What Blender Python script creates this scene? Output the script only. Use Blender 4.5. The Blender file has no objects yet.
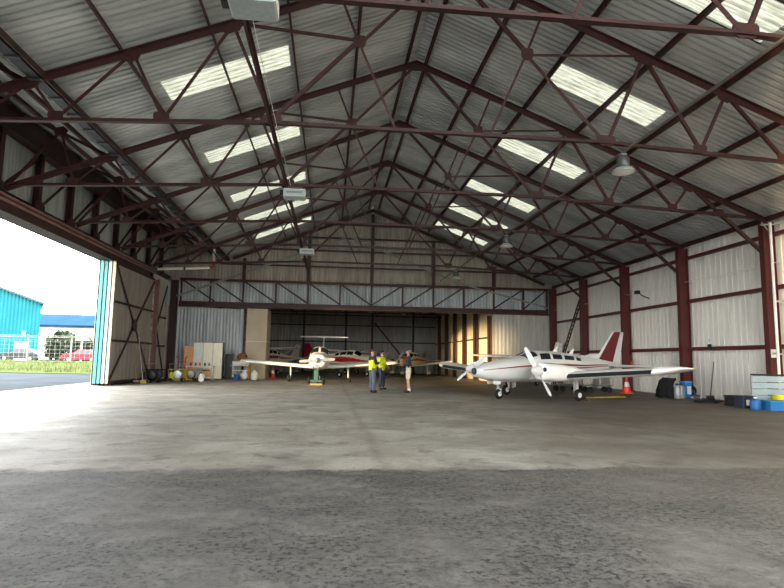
import bpy, bmesh, math, random
from mathutils import Vector, Matrix
R = math.radians
random.seed(7)
S = bpy.context.scene
COL = S.collection

# ---------------------------------------------------------------- helpers
def lin(h):
    h = h.lstrip('#')
    o = []
    for i in (0, 2, 4):
        c = int(h[i:i+2], 16) / 255
        o.append(c / 12.92 if c <= .04045 else ((c + .055) / 1.055) ** 2.4)
    return (o[0], o[1], o[2], 1)

MATS = {}
def mat(name, hexcol, rough=.6, metal=0, var=.12, scale=3.0, dirt=None, spec=.4, bump=0):
    """Principled paint with a little procedural unevenness in colour and gloss."""
    if name in MATS: return MATS[name]
    m = bpy.data.materials.new(name); m.use_nodes = True
    nt = m.node_tree; N = nt.nodes; L = nt.links
    b = N['Principled BSDF']
    b.inputs['Roughness'].default_value = rough
    b.inputs['Metallic'].default_value = metal
    b.inputs['Specular IOR Level'].default_value = spec
    c = lin(hexcol)
    if var > 0:
        tc = N.new('ShaderNodeTexCoord'); no = N.new('ShaderNodeTexNoise')
        no.inputs['Scale'].default_value = scale; no.inputs['Detail'].default_value = 4
        L.new(tc.outputs['Object'], no.inputs['Vector'])
        cr = N.new('ShaderNodeValToRGB')
        cr.color_ramp.elements[0].position = .3; cr.color_ramp.elements[1].position = .7
        d = lin(dirt) if dirt else tuple(x * (1 - 2 * var) for x in c[:3]) + (1,)
        cr.color_ramp.elements[0].color = d if dirt else d
        cr.color_ramp.elements[1].color = c
        L.new(no.outputs['Fac'], cr.inputs['Fac']); L.new(cr.outputs['Color'], b.inputs['Base Color'])
        if bump:
            bp = N.new('ShaderNodeBump'); bp.inputs['Strength'].default_value = bump
            L.new(no.outputs['Fac'], bp.inputs['Height']); L.new(bp.outputs['Normal'], b.inputs['Normal'])
    else:
        b.inputs['Base Color'].default_value = c
    MATS[name] = m
    return m

class MB:
    """Collects shapes into one mesh."""
    def __init__(s): s.v = []; s.f = []; s.mi = []; s.cur = 0
    def add(s, vs, fs, mi=None):
        o = len(s.v); s.v += [tuple(v) for v in vs]
        for f in fs:
            s.f.append(tuple(i + o for i in f)); s.mi.append(s.cur if mi is None else mi)
        return s
    def box(s, c, d, rz=0, rx=0, ry=0):
        hx, hy, hz = d[0]/2, d[1]/2, d[2]/2
        M = Matrix.Rotation(rz,3,'Z') @ Matrix.Rotation(ry,3,'Y') @ Matrix.Rotation(rx,3,'X')
        vs = [Vector(c) + M @ Vector((x*hx,y*hy,z*hz)) for z in (-1,1) for y in (-1,1) for x in (-1,1)]
        return s.add(vs, [(0,2,3,1),(4,5,7,6),(0,1,5,4),(2,6,7,3),(0,4,6,2),(1,3,7,5)])
    def bbox(s, x0, x1, y0, y1, z0, z1):
        return s.box(((x0+x1)/2,(y0+y1)/2,(z0+z1)/2), (x1-x0,y1-y0,z1-z0))
    def cham(s, c, d, b=.02, rz=0):
        """box with all its upright edges and its top edge chamfered"""
        hx, hy = d[0]/2, d[1]/2
        def ring(ix, z):
            p = [(-hx+ix,-hy+b),(-hx+b,-hy+ix),(hx-b,-hy+ix),(hx-ix,-hy+b),(hx-ix,hy-b),(hx-b,hy-ix),(-hx+b,hy-ix),(-hx+ix,hy-b)]
            M = Matrix.Rotation(rz,3,'Z')
            return [Vector(c)+M@Vector((x,y,z)) for x,y in p]
        rs = [ring(0,-d[2]/2), ring(0,d[2]/2-b), ring(b*.7,d[2]/2)]
        return s.loft(rs)
    def prof(s, p, q, pts, up=(0,0,1)):
        """extrude a closed 2-D profile [(side, up)] from p to q"""
        p, q = Vector(p), Vector(q); d = (q-p).normalized()
        u = Vector(up); u = u - d*u.dot(d)
        if u.length < 1e-4: u = Vector((0,1,0)) - d*d.y
        u.normalize(); w = d.cross(u)
        n = len(pts)
        vs = [p + w*a + u*b for a,b in pts] + [q + w*a + u*b for a,b in pts]
        fs = [(i,(i+1)%n,n+(i+1)%n,n+i) for i in range(n)] + [tuple(range(n-1,-1,-1)), tuple(range(n,2*n))]
        return s.add(vs, fs)
    def bar(s, p, q, w, h, up=(0,0,1)):
        return s.prof(p, q, [(-w/2,-h/2),(w/2,-h/2),(w/2,h/2),(-w/2,h/2)], up)
    def angle(s, p, q, a, t=.01, up=(0,0,1), flip=1):
        pts = [(0,0),(a*flip,0),(a*flip,t),(t*flip,t),(t*flip,a),(0,a)]
        if flip < 0: pts = pts[::-1]
        return s.prof(p, q, pts, up)
    def tee(s, p, q, w, h, t=.014, up=(0,0,1)):
        return s.prof(p, q, [(-t/2,-h),(t/2,-h),(t/2,-t),(w/2,-t),(w/2,0),(-w/2,0),(-w/2,-t),(-t/2,-t)], up)
    def ibeam(s, p, q, w, h, t=.02, up=(0,0,1)):
        a, b = w/2, h/2
        return s.prof(p, q, [(-a,-b),(a,-b),(a,-b+t),(t/2,-b+t),(t/2,b-t),(a,b-t),(a,b),(-a,b),(-a,b-t),(-t/2,b-t),(-t/2,-b+t),(-a,-b+t)], up)
    def loft(s, rings, cap=True, closed=True, mi=None):
        n = len(rings[0]); vs = [v for r in rings for v in r]; fs = []
        for k in range(len(rings)-1):
            for i in range(n if closed else n-1):
                j = (i+1) % n
                fs.append((k*n+i, k*n+j, (k+1)*n+j, (k+1)*n+i))
        if cap and closed:
            fs += [tuple(range(n-1,-1,-1)), tuple(range((len(rings)-1)*n, len(rings)*n))]
        return s.add(vs, fs, mi)
    def tube(s, pts, r, n=8):
        pts = [Vector(p) for p in pts]; rings = []
        for i, p in enumerate(pts):
            d = (pts[min(i+1,len(pts)-1)] - pts[max(i-1,0)]).normalized()
            a = d.cross(Vector((0,0,1)))
            if a.length < 1e-3: a = d.cross(Vector((1,0,0)))
            a.normalize(); b = d.cross(a); rr = r[i] if isinstance(r,(list,tuple)) else r
            rings.append([p + a*rr*math.cos(2*math.pi*k/n) + b*rr*math.sin(2*math.pi*k/n) for k in range(n)])
        return s.loft(rings)
    def lathe(s, prof, c=(0,0,0), axis=(0,0,1), n=16):
        """prof: [(radius, height)] turned about axis through c"""
        ax = Vector(axis).normalized(); a = ax.orthogonal().normalized(); b = ax.cross(a); c = Vector(c)
        rings = [[c + ax*h + (a*math.cos(2*math.pi*k/n)+b*math.sin(2*math.pi*k/n))*max(r,.0005) for k in range(n)] for r,h in prof]
        return s.loft(rings)
    def ell(s, c, r, n=12, m=8):
        c = Vector(c)
        rings = []
        for j in range(m+1):
            th = math.pi*(j/m) ; sr = max(math.sin(th), .01)
            rings.append([c+Vector((r[0]*sr*math.cos(2*math.pi*k/n), r[1]*sr*math.sin(2*math.pi*k/n), -r[2]*math.cos(th))) for k in range(n)])
        return s.loft(rings)
    def torus(s, c, R0, r, axis=(0,1,0), n=18, m=8):
        ax = Vector(axis).normalized(); a = ax.orthogonal().normalized(); b = ax.cross(a); c = Vector(c)
        vs = []; fs = []
        for i in range(n):
            e = a*math.cos(2*math.pi*i/n)+b*math.sin(2*math.pi*i/n)
            for j in range(m):
                t = 2*math.pi*j/m
                vs.append(c + e*(R0+r*math.cos(t)) + ax*(r*math.sin(t)))
        for i in range(n):
            for j in range(m):
                fs.append((i*m+j, ((i+1)%n)*m+j, ((i+1)%n)*m+(j+1)%m, i*m+(j+1)%m))
        return s.add(vs, fs)
    def plate(s, pts, n, t):
        """flat polygon of thickness t centred on its plane (n = normal)"""
        n = Vector(n).normalized()*t/2; k = len(pts)
        vs = [Vector(p)+n for p in pts]+[Vector(p)-n for p in pts]
        return s.add(vs, [tuple(range(k)), tuple(range(2*k-1,k-1,-1))]+[(i,k+i,k+(i+1)%k,(i+1)%k) for i in range(k)])

def obj(name, mb, m, parent=None, smooth=False, loc=None, kind=None):
    me = bpy.data.meshes.new(name)
    me.from_pydata(mb.v, [], mb.f)
    ms = m if isinstance(m, (list,tuple)) else [m]
    for x in ms: me.materials.append(x)
    if len(ms) > 1: me.polygons.foreach_set('material_index', mb.mi)
    bm = bmesh.new(); bm.from_mesh(me); bmesh.ops.recalc_face_normals(bm, faces=bm.faces); bm.to_mesh(me); bm.free()
    if smooth:
        me.polygons.foreach_set('use_smooth', [True]*len(me.polygons))
        me.set_sharp_from_angle(angle=R(42))
    me.update()
    o = bpy.data.objects.new(name, me); COL.objects.link(o)
    if parent: o.parent = parent
    if loc: o.location = loc
    if kind: o['kind'] = kind
    return o

def tag(o, label, cat, group=None, kind=None):
    o['label'] = label; o['category'] = cat
    if group: o['group'] = group
    if kind: o['kind'] = kind
    return o

def thing(name, label, cat, loc=(0,0,0), rz=0, group=None, sc=1):
    o = bpy.data.objects.new(name, None); COL.objects.link(o)
    o.location = loc; o.rotation_euler = (0,0,rz); o.scale = (sc,)*3
    o.empty_display_size = .2
    return tag(o, label, cat, group)

KIDS = {}
def copy_tree(o, parent=None):
    c = o.copy(); COL.objects.link(c)
    if parent is not None: c.parent = parent
    for ch in list(o.children): copy_tree(ch, c)
    return c

def struct(name, mb, m, **k):
    return obj(name, mb, m, kind='structure', **k)

# ---------------------------------------------------------------- dimensions (metres; x across, y into the hall, z up)
BAY = 4.71
Y1 = 17.44
def YK(k): return Y1 + BAY*(k-1)
XR, XM, ZR, ZE = 14.755, 2.54, 10.974, 6.161
SL = (ZR-ZE)/(XR-XM)            # roof slope
YG = 36.28                      # far gable
Y0 = -2.0                       # front of the hall
ROOF = .27                      # sheet height over rafter axis
def zr(x): return ZR - SL*abs(x-XM)

# ---------------------------------------------------------------- materials
red = mat('maroon_steel', '#3e1e1b', .55, 0, .22, 2.5)
redw = mat('maroon_column_paint', '#592523', .5, 0, .15, 2.0)
dkbrown = mat('dark_brown_steel', '#3a2420', .6, 0, .2, 2.0)
pinkst = mat('pinkish_brown_steel', '#8a6660', .55, 0, .2, 2.5)  # lighter, pinker brown than the dark steel
tyrem = mat('black_rubber', '#161616', .8, 0, .1)
blackm = mat('black_metal', '#1b1c1e', .5, 0, .2)
galv = mat('galvanised_steel', '#a9adad', .45, .4, .12)
whitep = mat('white_paint', '#e6e4da', .4, 0, .05)
steel = mat('bare_steel', '#8d8f90', .35, .8, .1)

def roof_material():
    m = bpy.data.materials.new('fibre_cement_sheet'); m.use_nodes = True
    nt = m.node_tree; N, L = nt.nodes, nt.links; b = N['Principled BSDF']
    tc = N.new('ShaderNodeTexCoord'); mp = N.new('ShaderNodeMapping'); mp.inputs['Scale'].default_value = (.35,1.1,.35)
    n1 = N.new('ShaderNodeTexNoise'); n1.inputs['Scale'].default_value = 1.3; n1.inputs['Detail'].default_value = 6
    L.new(tc.outputs['Object'], mp.inputs[0]); L.new(mp.outputs[0], n1.inputs['Vector'])
    r = N.new('ShaderNodeValToRGB'); r.color_ramp.elements[0].color = lin('#969a99'); r.color_ramp.elements[1].color = lin('#c2c6c4')
    r.color_ramp.elements[0].position = .3; r.color_ramp.elements[1].position = .7
    L.new(n1.outputs['Fac'], r.inputs['Fac']); L.new(r.outputs['Color'], b.inputs['Base Color'])
    b.inputs['Roughness'].default_value = .8; b.inputs['Specular IOR Level'].default_value = .2
    return m
roofm = roof_material()

def skylight_material():
    m = bpy.data.materials.new('translucent_grp_sheet'); m.use_nodes = True
    nt = m.node_tree; N, L = nt.nodes, nt.links
    for n in list(N):
        if n.type != 'OUTPUT_MATERIAL': N.remove(n)
    out = [n for n in N if n.type == 'OUTPUT_MATERIAL'][0]
    tc = N.new('ShaderNodeTexCoord'); no = N.new('ShaderNodeTexNoise'); no.inputs['Scale'].default_value = 6; no.inputs['Detail'].default_value = 4
    mp = N.new('ShaderNodeMapping'); mp.inputs['Scale'].default_value = (.35,3.5,.35)
    L.new(tc.outputs['Object'], mp.inputs[0]); L.new(mp.outputs[0], no.inputs['Vector'])
    r = N.new('ShaderNodeValToRGB'); r.color_ramp.elements[0].color = (.10,.098,.068,1); r.color_ramp.elements[1].color = (.185,.18,.14,1)
    r.color_ramp.elements[0].position = .35; r.color_ramp.elements[1].position = .62
    L.new(no.outputs['Fac'], r.inputs['Fac'])
    t = N.new('ShaderNodeBsdfTranslucent'); d = N.new('ShaderNodeBsdfDiffuse'); mx = N.new('ShaderNodeMixShader'); mx.inputs[0].default_value = .25
    L.new(r.outputs['Color'], t.inputs['Color']); L.new(r.outputs['Color'], d.inputs['Color'])
    L.new(t.outputs[0], mx.inputs[1]); L.new(d.outputs[0], mx.inputs[2]); L.new(mx.outputs[0], out.inputs['Surface'])
    return m
skym = skylight_material()

def sheet_material(name, c0, c1, rough=.55, metal=0, vert=True, stain=None):
    m = bpy.data.materials.new(name); m.use_nodes = True
    nt = m.node_tree; N, L = nt.nodes, nt.links; b = N['Principled BSDF']
    tc = N.new('ShaderNodeTexCoord'); mp = N.new('ShaderNodeMapping'); mp.inputs['Scale'].default_value = (2.2,2.2,.25) if vert else (1,1,1)
    n1 = N.new('ShaderNodeTexNoise'); n1.inputs['Scale'].default_value = 1.4; n1.inputs['Detail'].default_value = 6; n1.inputs['Roughness'].default_value = .65
    L.new(tc.outputs['Object'], mp.inputs[0]); L.new(mp.outputs[0], n1.inputs['Vector'])
    r = N.new('ShaderNodeValToRGB'); r.color_ramp.elements[0].color = lin(c0); r.color_ramp.elements[1].color = lin(c1)
    r.color_ramp.elements[0].position = .32; r.color_ramp.elements[1].position = .6
    L.new(n1.outputs['Fac'], r.inputs['Fac']); L.new(r.outputs['Color'], b.inputs['Base Color'])
    b.inputs['Roughness'].default_value = rough; b.inputs['Metallic'].default_value = metal; b.inputs['Specular IOR Level'].default_value = .3
    return m
wall_light = sheet_material('pale_wall_sheet', '#cfcec5', '#e6e4db')
wall_grey = sheet_material('grey_wall_sheet', '#8b918f', '#b0b5b1')
wall_blue = sheet_material('blue_grey_door_sheet', '#8d969a', '#b4bcbf')
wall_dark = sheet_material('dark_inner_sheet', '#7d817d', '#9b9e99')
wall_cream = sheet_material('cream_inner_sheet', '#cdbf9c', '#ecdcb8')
brown_sheet = sheet_material('brown_grey_sheet', '#857f75', '#aaa498')

def floor_material():
    m = bpy.data.materials.new('worn_concrete_floor'); m.use_nodes = True
    nt = m.node_tree; N, L = nt.nodes, nt.links; b = N['Principled BSDF']
    tc = N.new('ShaderNodeTexCoord')
    P = tc.outputs['Object']
    def noise(sc, det=6, rough=.6, vec=None, dist=0):
        n = N.new('ShaderNodeTexNoise'); n.inputs['Scale'].default_value = sc; n.inputs['Detail'].default_value = det
        n.inputs['Roughness'].default_value = rough; n.inputs['Distortion'].default_value = dist
        L.new(vec if vec is not None else P, n.inputs['Vector']); return n.outputs['Fac']
    def ramp(f, p0, p1, c0=(0,0,0,1), c1=(1,1,1,1)):
        r = N.new('ShaderNodeValToRGB'); r.color_ramp.elements[0].position = p0; r.color_ramp.elements[1].position = p1
        r.color_ramp.elements[0].color = c0; r.color_ramp.elements[1].color = c1; L.new(f, r.inputs['Fac']); return r.outputs['Color']
    def mth(op, a, c, clamp=False):
        n = N.new('ShaderNodeMath'); n.operation = op; n.use_clamp = clamp
        for i, v in enumerate((a, c)):
            if isinstance(v, (int,float)): n.inputs[i].default_value = v
            else: L.new(v, n.inputs[i])
        return n.outputs[0]
    def mix(f, a, c, mode='MIX'):
        n = N.new('ShaderNodeMix'); n.data_type = 'RGBA'; n.blend_type = mode
        if isinstance(f, (int,float)): n.inputs[0].default_value = f
        else: L.new(f, n.inputs[0])
        for i, v in ((6,a),(7,c)):
            if isinstance(v, tuple): n.inputs[i].default_value = v
            else: L.new(v, n.inputs[i])
        return n.outputs[2]
    sp = N.new('ShaderNodeSeparateXYZ'); L.new(P, sp.inputs[0]); X, Y = sp.outputs['X'], sp.outputs['Y']
    mp = N.new('ShaderNodeMapping'); mp.inputs['Scale'].default_value = (.8,1.0,1); L.new(P, mp.inputs[0])
    big = noise(.35, 5, .6); streak = noise(1.1, 7, .68, mp.outputs[0], .6); fine = noise(14, 6, .7); grit = noise(55, 3, .6)
    # smooth slab
    base = ramp(streak, .36, .62, lin('#77746b'), lin('#a8a499'))
    base = mix(mth('MULTIPLY', ramp(big, .42, .62), .55), base, lin('#92897d'))
    # browner, darker area on the right of the hall
    edge = mth('ADD', X, mth('MULTIPLY', big, 7.0)); br = ramp(mth('MULTIPLY', mth('SUBTRACT', edge, 5.2), .16, True), 0, .8)
    base = mix(mth('MULTIPLY', br, .8), base, lin('#453b31'))
    base = mix(mth('MULTIPLY', ramp(fine, .52, .66), .5), base, lin('#6f6b64'))
    cr2 = ramp(noise(7, 5, .7), .6, .65); base = mix(mth('MULTIPLY', mth('MULTIPLY', cr2, ramp(big, .4, .55)), .7), base, lin('#3f3a33'))
    spots = ramp(noise(1.7, 3, .5), .62, .68); base = mix(mth('MULTIPLY', spots, .5), base, lin('#4c463e'))
    # front slab: rough, open-textured
    vor = N.new('ShaderNodeTexVoronoi'); vor.inputs['Scale'].default_value = 17; vor.inputs['Randomness'].default_value = 1; L.new(P, vor.inputs['Vector'])
    patch = noise(.9, 6, .65)
    pits = mth('MULTIPLY', ramp(noise(19, 6, .8), .53, .56), ramp(patch, .38, .55))
    rough = ramp(noise(3.5, 8, .75), .3, .7, lin('#484642'), lin('#7a776f'))
    rough = mix(mth('MULTIPLY', ramp(patch, .42, .6), .5), rough, lin('#474542'))
    rough = mix(mth('MULTIPLY', pits, .92), rough, lin('#141311'))
    rough = mix(mth('MULTIPLY', ramp(grit, .6, .72), .35), rough, lin('#9a968c'))
    rough = mix(mth('MULTIPLY', br, .45), rough, lin('#4a4238'))
    j = mth('SUBTRACT', 7.1, mth('ADD', Y, mth('MULTIPLY', mth('SUBTRACT', noise(1.3,6,.7), .5), 1.1)))
    near = mth('MULTIPLY', j, 5.0, True)
    near = mth('MULTIPLY', near, mth('SUBTRACT', 1.0, mth('MULTIPLY', br, .5)))
    col = mix(near, base, rough)
    # slab joints
    jx = mth('ABSOLUTE', mth('SUBTRACT', X, mth('ADD', .68, mth('MULTIPLY', mth('SUBTRACT', noise(.8,4,.6), .5), .5))), 0)
    jl = mth('SUBTRACT', 1.0, mth('MULTIPLY', jx, 7.0, True), True)
    col = mix(mth('MULTIPLY', jl, .3), col, lin('#4b463f'))
    L.new(col, b.inputs['Base Color'])
    wet = ramp(noise(.6, 6, .7), .4, .62)
    rg = N.new('ShaderNodeMapRange'); rg.inputs[3].default_value = .52; rg.inputs[4].default_value = .62
    L.new(wet, rg.inputs[0]); L.new(rg.outputs[0], b.inputs['Roughness'])
    b.inputs['Specular IOR Level'].default_value = .33
    h = mth('ADD', mth('MULTIPLY', streak, .25), mth('MULTIPLY', near, mth('ADD', mth('MULTIPLY', noise(9,8,.75), 1.2), mth('MULTIPLY', pits, -1.0))))
    bp = N.new('ShaderNodeBump'); bp.inputs['Strength'].default_value = .8; bp.inputs['Distance'].default_value = .05
    L.new(h, bp.inputs['Height']); L.new(bp.outputs['Normal'], b.inputs['Normal'])
    return m
floorm = floor_material()
SKY_STRENGTH, SUN_E, SUN_DY, SUN_DZ, EXPOSURE = 3.0, 2.1, 1.15, .10, 2.05
# ---------------------------------------------------------------- corrugated sheeting
def sheet_mesh(o, u, v, nrm, Lu, Lv, pitch, amp, ubreaks=(), holes=(), box=False, only=None, prf=((0,0),(.36,0),(.46,1),(.90,1))):
    """sheet whose ribs run along u and are spaced along v. holes: (u0,u1,v0,v1) left open."""
    o, u, v, nrm = Vector(o), Vector(u).normalized(), Vector(v).normalized(), Vector(nrm).normalized()
    us = sorted(set([0, Lu] + [x for x in ubreaks if 0 < x < Lu] + [x for h in holes for x in h[:2]]))
    vs = []
    if box:
        k = 0.0
        while k < Lv:
            for f, d in prf:
                t = k + f*pitch
                if t < Lv: vs.append((t, d*amp))
            k += pitch
        vs.append((Lv, 0))
    else:
        n = int(Lv/pitch*6)
        vs = [(Lv*i/n, amp*math.sin(2*math.pi*(Lv*i/n)/pitch)) for i in range(n+1)]
    m = MB(); nu = len(us)
    m.v = [tuple(o + u*a + v*t + nrm*d) for t, d in vs for a in us]
    for i in range(len(vs)-1):
        tc = (vs[i][0]+vs[i+1][0])/2
        for j in range(nu-1):
            uc = (us[j]+us[j+1])/2
            if any(h[0] < uc < h[1] and h[2] < tc < h[3] for h in holes): continue
            if only and not any(h[0] < uc < h[1] and h[2] < tc < h[3] for h in only): continue
            m.f.append((i*nu+j, i*nu+j+1, (i+1)*nu+j+1, (i+1)*nu+j)); m.mi.append(0)
    if only:                                     # drop unused vertices
        used = sorted({i for f in m.f for i in f}); mp = {a:b for b,a in enumerate(used)}
        m.v = [m.v[i] for i in used]; m.f = [tuple(mp[i] for i in f) for f in m.f]
    return m

# ---------------------------------------------------------------- floor and ground
m = MB(); m.add([(-9.95,Y0,0),(14.9,Y0,0),(14.9,57,0),(-9.95,57,0)], [(0,1,2,3)])
struct('floor', m, floorm)

def ground_material():
    m = mat('outdoor_asphalt', '#4b4f52', .9, 0, .12, .6, None, 0)
    return m
m = MB(); m.add([(-160,-70,-.03),(60,-70,-.03),(60,160,-.03),(-160,160,-.03)], [(0,1,2,3)])
struct('ground', m, ground_material())
m = MB(); m.bbox(-11.3,-9.9,2,31.9,-.06,.005)
struct('trim_1', m, mat('pale_concrete_threshold', '#b9b5ab', .7, 0, .12, 1.2))

# ---------------------------------------------------------------- roof sheeting with translucent sheets
cs = 1/math.sqrt(1+SL*SL)
Lr = 12.42/cs
xs_breaks = [(d)/cs for d in (1.9,3.66,5.46,7.2,8.96,10.78)]
SKY_Y = [10.0, 14.72, 19.9, 25.2, 29.3, 33.45]
SKW = 1.12
def off2u(d): return d/cs
holesR = [(off2u(3.75), off2u(6.88), y-Y0, y+SKW-Y0) for y in SKY_Y]
holesL = [(off2u(3.9), off2u(7.15), y-Y0, y+SKW-Y0) for y in SKY_Y]
zc = ZR+ROOF
RP = ((0,0),(.58,0),(.68,1),(.90,1))
LV = YG + .25 - Y0
struct('ceiling', sheet_mesh((XM,Y0,zc), (cs,0,-SL*cs), (0,1,0), (SL*cs,0,cs), Lr, LV, .2, .06, xs_breaks, holesR, True, None, RP), roofm)
LrL = 9.32/cs
struct('ceiling', sheet_mesh((XM,Y0,zc), (-cs,0,-SL*cs), (0,1,0), (-SL*cs,0,cs), LrL, LV, .2, .06, xs_breaks, holesL, True, None, RP), roofm)
n = 0
words_row = ['nearest','second','third','fourth','fifth','farthest']
for s, holes in ((1,holesR),(-1,holesL)):
    for i, h in enumerate(holes):
        n += 1
        mm = sheet_mesh((XM,Y0,zc+.012), (s*cs,0,-SL*cs), (0,1,0), (s*SL*cs,0,cs), Lr if s>0 else LrL, LV, .165, .03, (), (), False, [h]) if False else \
             sheet_mesh((XM+s*(h[0]-.06)*cs, Y0+h[2]-.06, zc+.02-SL*cs*(h[0]-.06)), (s*cs,0,-SL*cs), (0,1,0), (s*SL*cs,0,cs), h[1]-h[0]+.12, h[3]-h[2]+.12, .2, .06, (), (), True, None, RP)
        o = struct('window_%d' % n, mm, skym)
        tag(o, 'translucent white roof light strip, %s from the camera on the %s roof slope' % (words_row[i], 'right' if s>0 else 'left'), 'skylight', 'roof light strips')
# counter slope from the valley gutter up to the girder over the side door
gx0, gz0, gx1, gz1 = -6.68, 7.60, -10.3, 9.14
dl = math.hypot(gx1-gx0, gz1-gz0)
struct('ceiling', sheet_mesh((gx0,Y0,gz0), (gx1-gx0,0,gz1-gz0), (0,1,0), (.4,0,.9), dl, LV, .2, .05, (), (), True, None, RP), roofm)
# ridge cap
m = MB(); m.add([(XM-.28,Y0,zc-.06),(XM,Y0,zc+.06),(XM+.28,Y0,zc-.06),(XM-.28,YG,zc-.06),(XM,YG,zc+.06),(XM+.28,YG,zc-.06)], [(0,1,4,3),(1,2,5,4)])
struct('trim_2', m, mat('ridge_cap_metal', '#8f938f', .5, .2, .1))

# ---------------------------------------------------------------- walls
wt = XR+.12
struct('wall_right', sheet_mesh((wt,Y0,0), (0,0,1), (0,1,0), (1,0,0), 6.42, YG+.25-Y0, .3, .028, (1.93,3.91), (), True, None, ((0,0),(.80,0),(.86,1),(.94,1))), wall_light)
# left wall: short bay between the door pocket and the far gable, upper wall over the door
struct('wall_left', sheet_mesh((-10.2,26.0,0), (0,0,1), (0,1,0), (-1,0,0), 6.1, YG+.2-26.0, .2, .025, ()), brown_sheet)
struct('wall_left', sheet_mesh((-10.15,Y0,5.95), (0,0,1), (0,1,0), (-1,0,0), 3.25, YG+.2-Y0, .2, .025, ()), wall_grey)
struct('wall_left', sheet_mesh((-10.2,Y0,0), (0,0,1), (0,1,0), (-1,0,0), 6.1, 11.5-Y0, .2, .025, ()), brown_sheet)  # unseen near stretch, length set to keep sun off the right wall
# gable above and beside the opening
LZ0, LZ1 = 4.4, 6.1
def gable(x0, x1, zlo, mm, name='wall_back', yy=YG+.12, pitch=.2):
    v = []; f = []; k = MB(); nn = int((x1-x0)/(pitch/4))
    for i in range(nn+1):
        x = x0+(x1-x0)*i/nn; d = .022 if (i//2)%2 else 0
        top = zr(x)+ROOF+.10 if x > -6.5 else max(zr(-6.5)+ROOF, 7.68+(-6.5-x)*.43)
        k.v += [(x,yy+d,zlo),(x,yy+d,top)]
    for i in range(nn): k.f.append((2*i,2*i+2,2*i+3,2*i+1)); k.mi.append(0)
    return struct(name, k, mm)
struct('wall_back', sheet_mesh((-10.3,YG+.16,0), (0,0,1), (1,0,0), (0,1,0), 4.6, .85, .2, .025), brown_sheet)
gable(-10.3, 15.0, 5.9, brown_sheet)
struct('wall_back', sheet_mesh((-10.25,YG+.14,4.45), (0,0,1), (1,0,0), (0,1,0), 1.5, 25.2, .2, .025), wall_blue)
struct('wall_back', sheet_mesh((10.55,YG+.14,0), (0,0,1), (1,0,0), (0,1,0), 4.5, 4.3, .26, .05, (), (), True), sheet_material('silver_grey_sheet', '#9a9891', '#b5b3aa'))
# unseen front gable, shaped for the light: left shut against sun, right mostly open
m = MB(); m.add([(-10.15,Y0,5.6),(-1.5,Y0,5.6),(-1.5,Y0,zr(-1.5)+ROOF),(-6.5,Y0,7.7),(-10.15,Y0,9.1)], [(0,1,2,3,4)])
m.add([(-10.15,Y0,0),(-1.5,Y0,0),(-1.5,Y0,5.6),(-10.15,Y0,5.6)], [(0,1,2,3)]); m.add([(12.5,Y0,0),(14.9,Y0,0),(14.9,Y0,5.6),(12.5,Y0,5.6)], [(0,1,2,3)])
struct('wall_front_sun_block', m, brown_sheet)

# ---------------------------------------------------------------- roof trusses
def Z(u): return ZR - SL*abs(u)
R1,R2,R3,R4 = [(d, Z(d)) for d in (2.52,5.03,7.2,9.3)]
HEEL = (12.05, 6.27)
C0,C1,C2,C3,C4 = (1.13,6.67),(4.02,6.67),(6.46,6.6),(8.7,6.5),(10.35,6.4)
I1 = (2.05, 8.79); AP = (0, ZR)
def P3(p, s=1): return Vector((s*p[0], 0, p[1]))
def gus(name, p, s, w, h, parent, sl=0.0, dy=0):
    c = P3(p, s); a = -s*math.atan(sl)
    M = Matrix.Rotation(-a, 3, 'Y') if sl else Matrix.Identity(3)
    pts = [c + M@Vector((x*w/2,0,z*h/2)) for x,z in ((-1,-.35),(-.6,-1),(.6,-1),(1,-.35),(1,.6),(.8,1),(-.8,1),(-1,.6))]
    mb = MB(); mb.plate(pts, (0,1,0), .03); return obj(name, mb, red, parent)
def web(a, b, w, parent, name='web_member', off=.0):
    mb = MB(); p, q = a.copy(), b.copy(); p.y = q.y = off
    mb.angle(p, q, w, .012, (0,1,0), 1 if off >= 0 else -1); return obj(name, mb, red, parent)
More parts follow.
